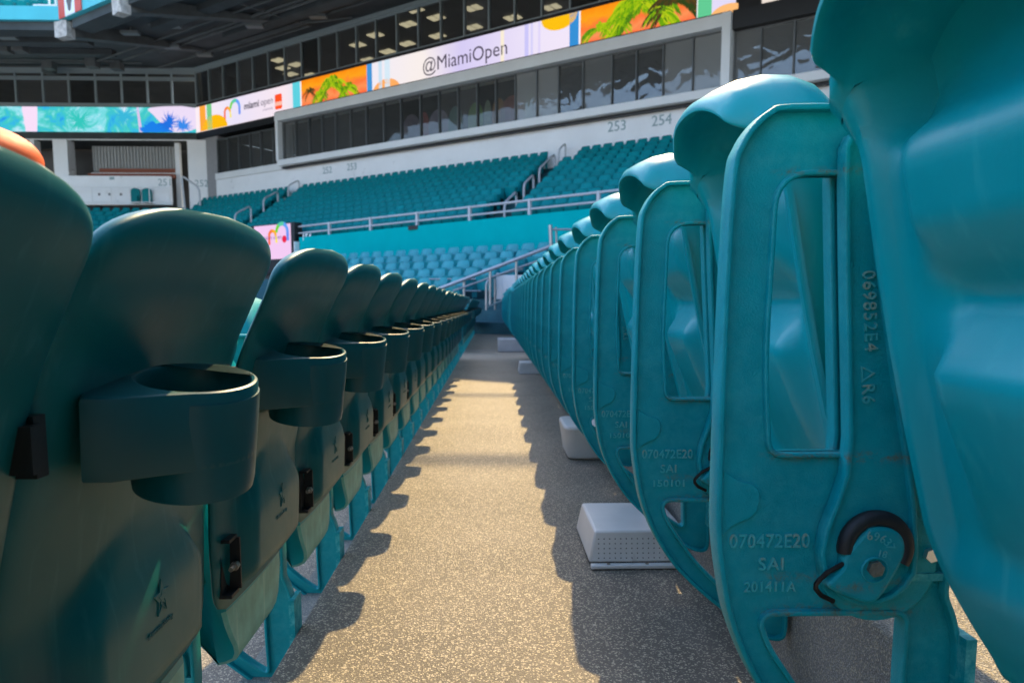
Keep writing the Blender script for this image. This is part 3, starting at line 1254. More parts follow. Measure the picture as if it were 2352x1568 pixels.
me.polygons.foreach_set('use_smooth', [True] * len(me.polygons))
me.set_sharp_from_angle(angle=R(50))
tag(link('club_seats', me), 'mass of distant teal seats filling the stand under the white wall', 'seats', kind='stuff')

# terraces under the distant seats
f = MB()
for j in range(NROW):
    z = 7.42 - .345 * j - .85
    v = []
    for s in (-3, 60):
        v += [W(s, club_n(s, j) + .45, z), W(s, club_n(s, j) - .40, z), W(s, club_n(s, j) + .45, z - .6), W(s, club_n(s, j) - .40, z - .6)]
    f.add(v, [(0, 4, 5, 1), (0, 2, 6, 4), (1, 5, 7, 3), (2, 3, 7, 6), (0, 1, 3, 2), (4, 6, 7, 5)])
for j in range(6):
    y = 47.0 - j * .9
    f.box(-60, -17.5 - .28 * j, y - .55, y + .4, 4, 6.62 - .36 * j - .85)
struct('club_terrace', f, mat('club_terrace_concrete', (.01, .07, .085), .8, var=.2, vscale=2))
f = MB()
for j in range(6):
    n = 10.9 + .85 * j
    z = 2.50 - .275 * j - .85
    f.box(5, 60, n - .42, n + .43, z - .8, z, 0, lambda s, q, w: W(s, q, w))
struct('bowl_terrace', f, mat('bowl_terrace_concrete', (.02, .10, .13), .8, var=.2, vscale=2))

# teal wall with rail, white wall, number lettering
def fr_n(s): return 8.45 + (s - 19.5) * .10


tw = empty('teal_wall', W(25, 9, 2), 'long teal painted wall between the pale seats and the club stand', 'wall')
b = MB()
S0, S1 = wall_s(690, 540, 8.5)[0], 60
v = []
for s in (S0, S1):
    n = fr_n(s)
    v += [W(s, n + .12, 1.4), W(s, n - .12, 1.4), W(s, n + .12, 3.48), W(s, n - .12, 3.48)]
b.add(v, [(0, 4, 6, 2), (1, 3, 7, 5), (2, 6, 7, 3), (0, 2, 3, 1), (4, 5, 7, 6), (0, 1, 5, 4)])
inv = Matrix.Translation(tw.location).inverted()


def wbuild(mb, name, m, parent, **k):
    o = mb.build(name, m, parent, **k)
    o.matrix_parent_inverse = Matrix.Translation(parent.location).inverted()
    return o


def wlink(name, me, parent):
    o = link(name, me, parent)
    o.matrix_parent_inverse = Matrix.Translation(parent.location).inverted()
    return o


wbuild(b, 'wall', M['tealwall'], tw)
b = MB()
p = fr_n(27)
s_, z_ = wall_s(954, 522, 9.2)
b.box(s_ - .25, s_ + .2, fr_n(s_) + .121, fr_n(s_) + .16, z_ - .09, z_ + .05, 0, lambda s, n, z: W(s, n, z))
wbuild(b, 'vent_slot', M['black'], tw)


def wtext(txt, px, py, n, hpx_m, m, parent, name='number', bold=.012):
    s, z = wall_s(px, py, n)
    Mx = Matrix(((DS[0], 0, DN[0], 0), (DS[1], 0, DN[1], 0), (0, 1, 0, 0), (0, 0, 0, 1)))
    q = W(s, n + .006, z)
    return wlink(name, text_mesh(name, txt, hpx_m / .7, .004, m, Matrix.Translation(q) @ Mx, bold=bold), parent)


wtext('154', 694, 553, fr_n(S0) + .14, .27, M['numwhite'], tw)
rl = empty('guard_rail', W(25, 9, 3.5), 'two-bar grey steel guard rail along the top of the teal wall', 'handrail')
for z, r in ((3.93, .038), (3.66, .034)):
    b = MB()
    b.tube([W(s, fr_n(s) + .05, z) for s in (15.5, 22, 28, 34, 40)], r, 8)
    wbuild(b, 'rail', M['rail'], rl)
s = 19.0
while s < 40:
    b = MB()
    b.box(s - .045, s + .045, fr_n(s) + .0, fr_n(s) + .10, 3.40, 3.97, 0, lambda s, n, z: W(s, n, z))
    wbuild(b, 'post', M['rail'], rl)
    s += 2.55
# the screen beside the teal wall
sc = empty('video_screen', W(20, 8.6, 2.5), 'small pink video screen left of the teal wall showing a coloured arch logo', 'screen')
sA, _ = wall_s(585, 540, 8.7)
sB, zT = wall_s(668, 513, 8.7)
_, zB = wall_s(668, 560, 8.7)
b = MB()
b.box(sA - .2, sB + .24, 8.31, 8.72, zB - 1.2, zT + .04, 0, lambda s, n, z: W(s, n, z))
wbuild(b, 'housing', M['black'], sc)
b = MB()
b.box(sA, sB, 8.72, 8.724, zB - .6, zT, 0, lambda s, n, z: W(s, n, z))
wbuild(b, 'display', emit('pink_display', srgb(245, 205, 245)), sc)


def arch(cx, cy, r, w, a0, a1, n=16):
    o = [(cx + r * math.cos(R(a0 + (a1 - a0) * i / n)), cy + r * math.sin(R(a0 + (a1 - a0) * i / n))) for i in range(n + 1)]
    q = [(cx + (r - w) * math.cos(R(a1 + (a0 - a1) * i / n)), cy + (r - w) * math.sin(R(a1 + (a0 - a1) * i / n))) for i in range(n + 1)]
    return o + q


WM = Matrix(((DS[0], 0, DN[0], C0[0]), (DS[1], 0, DN[1], C0[1]), (0, 1, 0, 0), (0, 0, 0, 1)))
ecache = {}


def E_(r, g_, b_, k=1.0):
    key = (r, g_, b_, k)
    if key not in ecache: ecache[key] = emit('screen_%d_%d_%d' % (r, g_, b_), srgb(r, g_, b_), k)
    return ecache[key]


def logo(parent, s, z, h, n, strong=0):     # two arches, orange and green to blue
    q = []
    for pts, c in ((arch(s - .42 * h, z, .27 * h, .13 * h, 180, 90), (250, 120, 50)), (arch(s - .42 * h, z, .27 * h, .13 * h, 90, 0), (255, 175, 40)),
                   (arch(s + .18 * h, z + .12 * h, .42 * h, .16 * h, 180, 125), (120, 215, 70)), (arch(s + .18 * h, z + .12 * h, .42 * h, .16 * h, 125, 70), (90, 205, 170)),
                   (arch(s + .18 * h, z + .12 * h, .42 * h, .16 * h, 70, 0), (100, 165, 250)),
                   ([(s + .44 * h, z + .12 * h), (s + .44 * h, z - .22 * h), (s + .60 * h, z - .22 * h), (s + .60 * h, z + .12 * h)], (110, 150, 245)),
                   ([(s - .69 * h, z), (s - .69 * h, z - .35 * h), (s - .56 * h, z - .35 * h), (s - .56 * h, z)], (250, 105, 60)),
                   ([(s - .24 * h, z), (s - .24 * h, z - .28 * h), (s - .11 * h, z - .28 * h), (s - .15 * h, z)], (255, 240, 90))):
        q.append(curve_mesh('logo', [pts], .001, E_(*c), 0, WM @ Matrix.Translation((0, 0, n))))
    return wlink('logo', join('logo', q), parent)


def flat(parent, name, pts, n, c, k=1.0):
    return wlink(name, curve_mesh(name, [pts], .001, E_(*c, k), 0, WM @ Matrix.Translation((0, 0, n))), parent)


def stext(parent, txt, s, z, h, n, c, bold=0, name='lettering', wid=None):
    me = text_mesh(name, txt, h / .7, .001, E_(*c), None, bold=bold)
    xs = [v.co.x for v in me.vertices]
    k = wid / max(xs) if wid else 1
    me.transform(WM @ Matrix.Translation((s, z, n)) @ Matrix.Diagonal((k, 1, 1, 1)))
    return wlink(name, me, parent)


s_, z_ = wall_s(641, 541, 8.73)
logo(sc, s_, z_, 1.05, 8.728)
s1, z1 = wall_s(612, 556, 8.73)
stext(sc, 'miami open', s1 - .3, z1 + .1, .17, 8.728, (120, 90, 170), wid=1.3)
s2, z2 = wall_s(653, 549, 8.73)
flat(sc, 'badge', [(s2 + .15 * math.cos(a), z2 + .15 * math.sin(a)) for a in [math.pi / 8 * i for i in range(16)]], 8.728, (235, 40, 80))
b = MB()
b.box(sB + .27, S0 - .02, 8.35, 8.8, 1.0, 3.30, 0, lambda s, n, z: W(s, n, z))
tag(b.build('wall_pier', M['white']), 'narrow white pier between the pink screen and the teal wall', 'pier')

# ------------------------------------------------------------------ the stadium building on the right
bd = empty('stadium_building', W(0, 0, 0), 'glazed stadium side building with two bands of windows above the club stand', 'building')
SE = 47.


def wbox(mb, s0, s1, n0, n1, z0, z1, mi=0):
    mb.box(s0, s1, n0, n1, z0, z1, mi, lambda s, n, z: W(s, n, z))


b = MB()
wbox(b, 2.05, SE, -.35, 0.30, 5.5, 8.53)
wbuild(b, 'white_wall', M['white'], bd)
b = MB()
wbox(b, 2.05, 8.78, -.3, .36, 8.55, 8.93)
wbox(b, 8.80, SE, -.3, .95, 8.62, 8.95)
wbuild(b, 'sill', M['ledge'], bd, bevel=.02)
b = MB()
wbox(b, 8.80, SE, -.3, .62, 8.525, 8.60)
wbuild(b, 'sill_gap', M['black'], bd)
b = MB()
SP = 35.0
wbox(b, 8.62, SP, -.2, .9, 11.14, 11.62)
wbox(b, 8.62, 8.85, -.2, .86, 8.96, 11.14)
wbox(b, SP - .28, SP + .06, -.2, .96, 8.96, 11.62)
wbuild(b, 'header', M['header'], bd, bevel=.01)
b = MB()
wbox(b, 0.1, 8.6, -.2, .25, 11.30, 11.68)
wbox(b, 8.62, SP, -.2, .8, 11.625, 11.69)
wbox(b, SP + .08, SE, -.2, .8, 11.0, 11.69)
wbox(b, 0.1, SE, -.25, .15, 13.28, 13.46)
wbox(b, 35.15, 36.0, -.1, .40, 11.7, 13.27)
wbuild(b, 'trim', M['black'], bd)
b = MB()
wbox(b, 0.1, SE, -.2, .22, 15.52, 15.78)
wbuild(b, 'head_rail', M['framelight'], bd)
b = MB()
wbox(b, -.2, 2.05, -.6, .1, 5.2, 11.3)
wbuild(b, 'side_wall', M['grey'], bd)
b = MB()                                    # rooms behind the glass
for z0, z1 in ((8.6, 11.6), (13.3, 15.9)):
    wbox(b, 0.0, SE, -9.2, -9.0, z0, z1)
    wbox(b, 0.0, SE, -9.0, -.4, z0 - .1, z0)
    wbox(b, 0.0, SE, -9.0, -.4, z1, z1 + .1)
wbuild(b, 'rooms', M['dark'], bd)
lower_edges = [2.14, 3.24, 4.31, 5.42, 6.44, 7.57, 8.58]
lower_edges2 = [8.9, 9.97, 11.11, 12.17, 13.25, 14.41, 15.59, 16.83, 18.03, 19.33, 20.53, 21.72, 22.86, 23.95, 25.04, 26.2, 27.32, 28.55, 29.92, 31.04, 32.21, 33.45, 34.66]
lower_edges3 = [35.1, 36.08, 37.28, 38.5, 39.7, 40.9, 42.1, 43.3]


def window(s0, s1, n, z0, z1, fm, gm, t=.05, dep=.1):
    q = MB()
    wbox(q, s0 - t / 2, s0 + t / 2, n - dep, n + dep, z0, z1)
    wbox(q, s1 - t / 2, s1 + t / 2, n - dep, n + dep * .98, z0, z1)
    wbox(q, s0 + t / 2, s1 - t / 2, n - dep, n + dep * .6, z1 - t, z1)
    wbox(q, s0 + t / 2, s1 - t / 2, n - dep, n + dep * .6, z0, z0 + t)
    o = wbuild(q, 'window', fm, bd)
    q = MB()
    q.add([W(s0 + t / 2, n, z0 + t), W(s1 - t / 2, n, z0 + t), W(s1 - t / 2, n, z1 - t), W(s0 + t / 2, n, z1 - t)], [(0, 1, 2, 3)])
    pn = link('pane', q.mesh('pane', gm, 0, False), o)
    pn.location = (0, 0, 0)
    return o


for a, c in zip(lower_edges, lower_edges[1:]): window(a, c, .12, 8.95, 11.05, M['frame'], M['glass'])
for a, c in zip(lower_edges2, lower_edges2[1:]): window(a, c, .45, 8.96, 11.13, M['frame'], M['glasswavy'] if a > 24 else M['glass'])
for a, c in zip(lower_edges3, lower_edges3[1:]): window(a, c, .45, 8.96, 10.99, M['frame'], M['glasswavy'])
up_edges = [.05] + [1.45 + 1.455 * i for i in range(29)]
for a, c in zip(up_edges, up_edges[1:]): window(a, c, .05, 13.47, 15.52, M['framelight'], M['glass'], .07)
for px, py in [(668, 170), (680, 148), (714, 172), (822, 103), (846, 137), (862, 80), (890, 118), (935, 100), (938, 55), (945, 18), (1002, 40), (1005, 82), (1087, 18), (1088, 62), (1178, 40), (1268, 16), (640, 138), (650, 156)]:
    s, z = wall_s(px, py, -3.5)
    q = MB()
    zc = 15.86
    # lamps hang under the ceiling; how deep in the room follows from how high they show
    r = ray(px, py)
    tt = (zc - EYE) / r[2]
    Pp = np.array([0, 0, EYE]) + r * tt
    n = float((Pp[:2] - C0) @ DN)
    s = float((Pp[:2] - C0) @ DS)
    n = max(-8.5, min(-.8, n))
    wbox(q, s - .42, s - .05, n - .3, n + .3, zc - .05, zc - .01)
    wbox(q, s + .05, s + .42, n - .3, n + .3, zc - .05, zc - .01)
    wbuild(q, 'ceiling_light', M['lamp'], bd)
# murals on the inner wall of the lower rooms
for px0, px1, c in ((925, 965, (.22, .17, .22)), (965, 985, (.35, .06, .05)), (985, 1030, (.30, .24, .32)), (1030, 1062, (.10, .22, .20)), (1075, 1110, (.16, .30, .05)), (1112, 1128, (.35, .42, .30)), (1130, 1160, (.42, .20, .06)), (1150, 1205, (.33, .08, .05)), (1205, 1226, (.16, .32, .05)), (1228, 1240, (.45, .16, .03))):
    a, z = wall_s(px0, 300, -.8)
    c2, z = wall_s(px1, 300, -.8)
    q = MB()
    arc = [(a, 8.7), (c2, 8.7), (c2, 9.9)] + [((a + c2) / 2 + (c2 - a) / 2 * math.cos(R(t)), 9.9 + .75 * math.sin(R(t))) for t in range(10, 180, 17)] + [(a, 9.9)]
    q.hexa([W(p[0], -.8, p[1]) for p in arc], [W(p[0], -.85, p[1]) for p in arc])
    wbuild(q, 'mural', mat('mural_paint', c, .6, var=.25, vscale=2), bd)
wtext('252', 741, 400, .31, .36, M['numgrey'], bd, bold=0)
wtext('253', 797, 392, .31, .36, M['numgrey'], bd, bold=0)
wtext('253', 1395, 304, .31, .42, M['numgrey'], bd, bold=0)
wtext('254', 1496, 291, .31, .42, M['numgrey'], bd, bold=0)

# ---- ribbon display on the side wall
def paint(name, stops, k=1.0, axis=0, lo=0., hi=1., nz=.12, scale=.8):
    m = bpy.data.materials.new(name)
    m.use_nodes = True
    N, L = m.node_tree.nodes, m.node_tree.links
    N.remove(N['Principled BSDF'])
    tc = N.new('ShaderNodeTexCoord')
    sp = N.new('ShaderNodeSeparateXYZ')
    L.new(tc.outputs['UV'], sp.inputs[0])
    no = N.new('ShaderNodeTexNoise')
    no.inputs['Scale'].default_value = scale
    no.inputs['Detail'].default_value = 6
    no.inputs['Roughness'].default_value = .65
    no.inputs['Distortion'].default_value = .6
    mp = N.new('ShaderNodeMapping')
    mp.inputs['Scale'].default_value = (1, .12, 1) if axis == 2 else (1, 1, 1)
    L.new(tc.outputs['UV'], mp.inputs[0])
    L.new(mp.outputs[0], no.inputs['Vector'])
    ma = N.new('ShaderNodeMath')
    ma.operation = 'MULTIPLY_ADD'
    ma.inputs[1].default_value = nz
    L.new(no.outputs[0], ma.inputs[0])
    mr = N.new('ShaderNodeMapRange')
    mr.inputs['From Min'].default_value = lo
    mr.inputs['From Max'].default_value = hi
    mr.inputs['To Min'].default_value = -nz / 2
    mr.inputs['To Max'].default_value = 1 - nz / 2
    mr.clamp = False
    L.new(sp.outputs[1 if axis == 1 else 0], mr.inputs[0])
    L.new(mr.outputs[0], ma.inputs[2])
    r = N.new('ShaderNodeValToRGB')
    e = r.color_ramp.elements
    for i, (p, c) in enumerate(stops):
        q = e[i] if i < 2 else e.new(p)
        q.position = p
        q.color = (*srgb(*c), 1)
    L.new(ma.outputs[0], r.inputs[0])
    em = N.new('ShaderNodeEmission')
    em.inputs[1].default_value = k * EM
    L.new(r.outputs[0], em.inputs[0])
    L.new(em.outputs[0], N['Material Output'].inputs[0])
    return m


def panel(parent, name, m, s0, s1, z0, z1, n):
    q = MB()
    q.add([W(s0, n, z0), W(s1, n, z0), W(s1, n, z1), W(s0, n, z1), W(s0, n - .05, z0), W(s1, n - .05, z0), W(s1, n - .05, z1), W(s0, n - .05, z1)],
          [(0, 1, 2, 3), (4, 7, 6, 5), (0, 3, 7, 4), (1, 5, 6, 2), (3, 2, 6, 7), (0, 4, 5, 1)])
    me = q.mesh(name, m, 0, False)
    uv = me.uv_layers.new(name='UVMap')
    co = [(s0, z0), (s1, z0), (s1, z1), (s0, z1)]
    for i, li in enumerate(me.polygons[0].loop_indices): uv.data[li].uv = co[i]
    return wlink(name, me, parent)


NR = .30
rb = empty('ribbon_display', W(15, NR, 12), 'long lit ribbon display on the side building reading @MiamiOpen between palm pictures', 'screen')
LZ0, LZ1 = 11.70, 13.25
b = MB()
wbox(b, .08, 35.1, .16, NR - .06, LZ0 - .0, LZ1)
wbuild(b, 'housing', M['black'], rb)


def sx(px):                                 # position along the wall of a point of the ribbon
    y = 308 - .2135 * (px - 459) - max(0, 27 - .017 * (px - 459))
    return wall_s(px, y, NR)[0]


pale = paint('ribbon_pale', [(0, (255, 240, 245)), (.12, (235, 228, 250)), (.25, (250, 232, 240)), (.33, (205, 228, 245)), (.42, (240, 235, 250)), (.55, (250, 240, 235)), (.62, (215, 205, 245)), (.75, (240, 230, 250)), (.88, (250, 235, 250)), (1, (225, 218, 250))], 1.0, 0, .0, 35., .03, .5)
orange = paint('ribbon_orange', [(0, (255, 95, 60)), (.3, (255, 150, 90)), (.5, (255, 120, 60)), (.75, (255, 165, 30)), (1, (255, 140, 20))], 1, 1, LZ0, LZ1, .6, 1.1)
panel(rb, 'display', pale, .08, 35.0, LZ0, LZ1, NR)
NL = NR + .004


def stripe(px0, px1, c, parent=rb, name='stripe'):
    a, d = sx(px0), sx(px1)
    return flat(parent, name, [(a, LZ0 + .004), (d, LZ0 + .004), (d, LZ1 - .004), (a, LZ1 - .004)], NL, c)


def half(px, top, rpx, c):
    s0 = sx(px)
    r = abs(sx(px + rpx) - s0)
    n = 14
    if top: pts = [(s0 + r * math.cos(R(-180 * i / n)), LZ1 - .004 + r * .62 * math.sin(R(-180 * i / n))) for i in range(n + 1)]
    else: pts = [(s0 + r * math.cos(R(180 * i / n)), LZ0 + .004 + r * .62 * math.sin(R(180 * i / n))) for i in range(n + 1)]
    flat(rb, 'half_disc', pts, NL, c)


stripe(459.5, 473, (255, 170, 60))
stripe(476, 487, (120, 205, 140))
half(492, False, 30, (255, 190, 20))
logo(rb, sx(535), 12.50, 1.28, NL)
stext(rb, 'miami', sx(561), 12.42, .40, NL, (70, 66, 80), .012, wid=sx(595.5) - sx(561))
stext(rb, 'open', sx(599), 12.42, .40, NL, (100, 96, 112), 0, wid=sx(627) - sx(599))
stext(rb, 'presented by', sx(604), 12.10, .12, NL, (130, 120, 150), wid=sx(627) - sx(604))
c0_, c1_ = sx(632), sx(648)
flat(rb, 'badge', round_poly([(c0_, 12.0), (c1_, 12.0), (c1_, 12.85), (c0_, 12.85)], .12), NL, (255, 85, 40))
flat(rb, 'badge_band', [(c0_ + .02, 12.2), (c1_ - .02, 12.2), (c1_ - .02, 12.42), (c0_ + .02, 12.42)], NL + .003, (255, 190, 170))
stripe(673, 690, (95, 210, 225))
stripe(690.5, 693, (250, 250, 250))
a, d = sx(693), sx(843)
panel(rb, 'picture', orange, a, d, LZ0, LZ1, NL)
stripe(843.5, 855, (70, 150, 215))
half(887, False, 32, (255, 175, 100))
half(862, False, 9, (60, 170, 110))
stext(rb, '@MiamiOpen', sx(970), 12.17, .66, NL, (72, 64, 80), 0, wid=sx(1165) - sx(970))
for px0, px1, c in ((870, 878, (205, 228, 245)), (884, 896, (215, 235, 248)), (1150, 1158, (250, 238, 215)), (1205, 1214, (205, 200, 250)), (1219, 1224, (215, 210, 250)), (1236, 1241, (225, 215, 250))): stripe(px0, px1, c)
half(1284, True, 42, (255, 195, 20))
stripe(1308, 1329, (55, 145, 215))
stripe(1330, 1333, (250, 250, 250))
a, d = sx(1333), sx(1598)
panel(rb, 'picture', orange, a, d, LZ0, LZ1, NL)
stripe(1599, 1602, (250, 250, 250))
stripe(1602, 1634, (100, 205, 150))
half(1672, False, 44, (255, 190, 120))
for px, z, c in ((1702, 12.75, (255, 105, 40)), (1742, 12.95, (250, 225, 20))):
    s0 = sx(px)
    flat(rb, 'drop', [(s0 + .28 * math.cos(a_), z + (.30 if math.sin(a_) < 0 else .45) * math.sin(a_)) for a_ in [math.pi / 10 * i for i in range(20)]], NL, c)


def palm(parent, s, z, R_, nfr, greens, zmax, n, seed, smin, smax):
    rg = random.Random(seed)
    meshes = {c: MB() for c in greens}
    for i in range(nfr):
        a = R(rg.uniform(-25, 205))
        L_ = R_ * rg.uniform(.6, 1.1)
        pts = []
        for k in range(9):
            t = k / 8
            pts.append((s + L_ * t * math.cos(a), z + L_ * (t * math.sin(a) - .75 * t * t)))
        m_ = meshes[rg.choice(greens)]
        for k in range(1, 9):
            (x0, y0), (x1, y1) = pts[k - 1], pts[k]
            for sd in (-1, 1):
                for u in (0, .33, .66):
                    bx, by = x0 + (x1 - x0) * u, y0 + (y1 - y0) * u
                    ln = L_ * .30 * (1 - .6 * k / 8) * rg.uniform(.6, 1.1)
                    dx, dy = sd * .28 * ln + (x1 - x0), -ln * .8 + (y1 - y0)
                    wd = .03 * R_
                    tri = [(bx - wd, by), (bx + wd, by), (bx + dx, by + dy)]
                    tri = [(min(max(p[0], smin), smax), min(max(p[1], LZ0 + .005), zmax)) for p in tri]
                    off = n + rg.uniform(.001, .012)
                    m_.add([W(p[0], off, p[1]) for p in tri], [(0, 1, 2)])
    out = []
    for c, m_ in meshes.items():
        if m_.v: out.append(m_.mesh('palm', E_(*c), 0, False))
    return wlink('palm_picture', join('palm_picture', out), parent)


GREENS = [(150, 190, 20), (110, 165, 20), (185, 205, 30), (80, 130, 25)]
DARKS = [(70, 60, 35), (50, 70, 30), (90, 70, 30)]
lo_, hi_ = sx(694), sx(842)
palm(rb, sx(764), 12.75, 1.25, 46, GREENS, LZ1 - .02, NL, 1, lo_, hi_)
palm(rb, sx(735), 12.3, .75, 26, GREENS, LZ1 - .02, NL, 2, lo_, hi_)
palm(rb, sx(800), 12.3, .9, 26, GREENS, LZ1 - .02, NL, 3, lo_, hi_)
palm(rb, sx(712), 12.6, .6, 16, DARKS, LZ1 - .02, NL, 4, lo_, hi_)
lo_, hi_ = sx(1335), sx(1600)
palm(rb, sx(1472), 12.95, 1.7, 80, GREENS, LZ1 - .02, NL, 5, lo_, hi_)
palm(rb, sx(1372), 12.35, .8, 30, GREENS, LZ1 - .02, NL, 6, lo_, hi_)
palm(rb, sx(1415), 12.5, .7, 30, GREENS, LZ1 - .02, NL, 7, lo_, hi_)
palm(rb, sx(1545), 12.8, 1.2, 46, DARKS, LZ1 - .02, NL + .012, 8, lo_, hi_)
palm(rb, sx(1520), 12.45, .8, 26, GREENS, LZ1 - .02, NL + .012, 9, lo_, hi_)
r2 = empty('ribbon_display', W(38, NR, 12), 'short pale end of the ribbon display right of the black gap', 'screen')
panel(r2, 'display', E_(240, 225, 215), 36.0, 42, LZ0, LZ1, NR)

# ------------------------------------------------------------------ the end wall on the left
YW = 50.


def ex(px, py=290, Y=YW): return float(at(px, py, Y)[0])


def ez(py, px=230, Y=YW): return float(at(px, py, Y)[2])


XC = C0[0]
eb = empty('end_building', (-30, YW, 0), 'glazed end building at the far left with one band of windows over a portal', 'building')


def eadd(mb, name, m, parent=None, **k): return wbuild(mb, name, m, parent or eb, **k)


b = MB()
b.box(-62, XC, YW + 9, YW + 9.2, 4, 16)
b.box(-62, XC, YW + .3, YW + 9, 13.2, 13.3)
b.box(-62, XC, YW + .3, YW + 9, 15.9, 16)
eadd(b, 'rooms', M['dark'])
b = MB()
b.box(-62, XC - .03, YW - .1, YW + .2, 15.52, 15.80)
b.box(-62, XC - .03, YW - .1, YW + .2, 13.26, 13.46)
eadd(b, 'head_rail', M['framelight'])
edges = [ex(p) for p in (-75, -16, 42.7, 105, 164, 225, 284, 343, 399, 455)]
zt0, zt1, zt2, zt3 = 13.47, 15.08, 15.12, 15.5
for a, c in zip(edges, edges[1:]):
    for z0, z1 in ((zt0, zt1), (zt2, zt3)):
        q = MB()
        t = .09
        q.box(a - t / 2, a + t / 2, YW - .1, YW + .1, z0, z1)
        q.box(c - t / 2 + .001, c + t / 2 - .001, YW - .098, YW + .1, z0, z1)
        q.box(a + t / 2, c - t / 2, YW - .07, YW + .1, z1 - t, z1)
        q.box(a + t / 2, c - t / 2, YW - .07, YW + .1, z0, z0 + t)
        o = eadd(q, 'window', M['framelight'])
        q = MB()
        q.add([(a, YW, z0), (c, YW, z0), (c, YW, z1), (a, YW, z1)], [(0, 1, 2, 3)])
        link('pane', q.mesh('pane', M['glass'], 0, False), o)
q = MB()
q.box(ex(425) - .4, ex(425) + .5, YW + .8, YW + 1.2, 15.3, 15.34)
eadd(q, 'ceiling_light', M['lamp'])
eadd_r = empty('ribbon_display', (-30, YW, 12), 'lit turquoise watercolour ribbon display on the end wall at left', 'screen')
water = bpy.data.materials.new('ribbon_water')
water.use_nodes = True
N, L = water.node_tree.nodes, water.node_tree.links
N.remove(N['Principled BSDF'])
tc = N.new('ShaderNodeTexCoord')
n1 = N.new('ShaderNodeTexNoise')
n1.inputs['Scale'].default_value = .55
n1.inputs['Detail'].default_value = 7
n1.inputs['Roughness'].default_value = .68
n1.inputs['Distortion'].default_value = .9
L.new(tc.outputs['Object'], n1.inputs['Vector'])
r_ = N.new('ShaderNodeValToRGB')
e = r_.color_ramp.elements
for i, (p_, c_) in enumerate([(.30, (30, 130, 235)), (.40, (60, 190, 230)), (.47, (70, 205, 195)), (.54, (130, 225, 235)), (.60, (190, 235, 250)), (.68, (245, 225, 250))]):
    qq = e[i] if i < 2 else e.new(p_)
    qq.position = p_
    qq.color = (*srgb(*c_), 1)
L.new(n1.outputs[0], r_.inputs[0])
em = N.new('ShaderNodeEmission')
em.inputs[1].default_value = EM
L.new(r_.outputs[0], em.inputs[0])
L.new(em.outputs[0], N['Material Output'].inputs[0])
b = MB()
b.box(-62, XC - .05, YW - .30, YW - .1, LZ0, LZ1)
wbuild(b, 'housing', M['black'], eadd_r)
b = MB()
b.box(-62, XC - .02, YW - .34, YW - .301, LZ0, LZ1)
wbuild(b, 'display', water, eadd_r)
EMAT = Matrix(((1, 0, 0, 0), (0, 0, -1, 0), (0, 1, 0, 0), (0, 0, 0, 1)))


def eflat(name, pts, c, off=.344):
    me = curve_mesh(name, [pts], .001, E_(*c), 0, Matrix.Translation((0, YW - off, 0)) @ EMAT)
    return wlink(name, me, eadd_r)


def blob(px, z, rx, rz, seed):
    g_ = random.Random(seed)
    x = ex(px)
    return [(x + rx * g_.uniform(.6, 1.1) * math.cos(a), min(max(z + rz * g_.uniform(.6, 1.1) * math.sin(a), LZ0 + .01), LZ1 - .01)) for a in [math.pi / 14 * i for i in range(28)]]


eflat('wash', [(ex(325), LZ0), (ex(332), LZ0), (ex(326), LZ1), (ex(321), LZ1)], (225, 200, 240))
eflat('wash', [(ex(66), LZ0), (ex(92), LZ0), (ex(96), LZ1), (ex(60), LZ1)], (250, 225, 250))
eflat('wash', spline_closed([(ex(352), LZ1 - .02), (ex(455), LZ1 - .02), (ex(455), LZ0 + .25), (ex(395), LZ0 + .02), (ex(378), LZ0 + .5), (ex(360), LZ1 - .5)], 3), (238, 222, 248))


def spray(px, z, R_, c, seed):
    g_ = random.Random(seed)
    m_ = MB()
    x = ex(px)
    for i in range(60):
        a = R(g_.uniform(0, 360))
        l_ = R_ * g_.uniform(.4, 1.1)
        w_ = .05
        tri = [(x - w_ * math.sin(a), z + w_ * math.cos(a)), (x + w_ * math.sin(a), z - w_ * math.cos(a)), (x + l_ * math.cos(a), z + l_ * math.sin(a))]
        off = .350 + g_.uniform(0, .01)
        m_.add([(min(p[0], XC - .06), YW - off, min(max(p[1], LZ0 + .01), LZ1 - .01)) for p in tri], [(0, 1, 2)])
    wlink('palm_picture', m_.mesh('palm_picture', E_(*c), 0, False), eadd_r)


eflat('wash', blob(365, 11.9, 1.1, .5, 3), (30, 130, 235), .347)
spray(393, 12.25, .85, (35, 115, 225), 1)
spray(425, 12.1, .7, (60, 140, 235), 2)
spray(290, 12.7, 1.0, (60, 185, 220), 5)
spray(190, 12.4, 1.1, (55, 200, 190), 6)

# portal under the ribbon
b = MB()
b.box(-62, XC, YW - .25, YW + 3, 11.28, 11.66)
eadd(b, 'lintel', M['soffit'])
b = MB()
b.box(-62, XC, YW - .3, YW - .2, 11.20, 11.27)
eadd(b, 'lintel_edge', M['header'])
b = MB()
b.box(-62, XC + .3, YW + 4, YW + 4.2, 4, 11.3)
b.box(-62, XC + .3, YW - .2, YW + 4, 6.0, 6.2)
eadd(b, 'portal_wall', M['greydark'])


def eb_box(px0, px1, y0, y1, py0, py1, name, m, Y=YW, parent=None, **k):
    b = MB()
    b.box(ex(px0, 380, Y), ex(px1, 380, Y), y0, y1, ez(py1, (px0 + px1) / 2, Y), ez(py0, (px0 + px1) / 2, Y))
    return eadd(b, name, m, parent, **k)


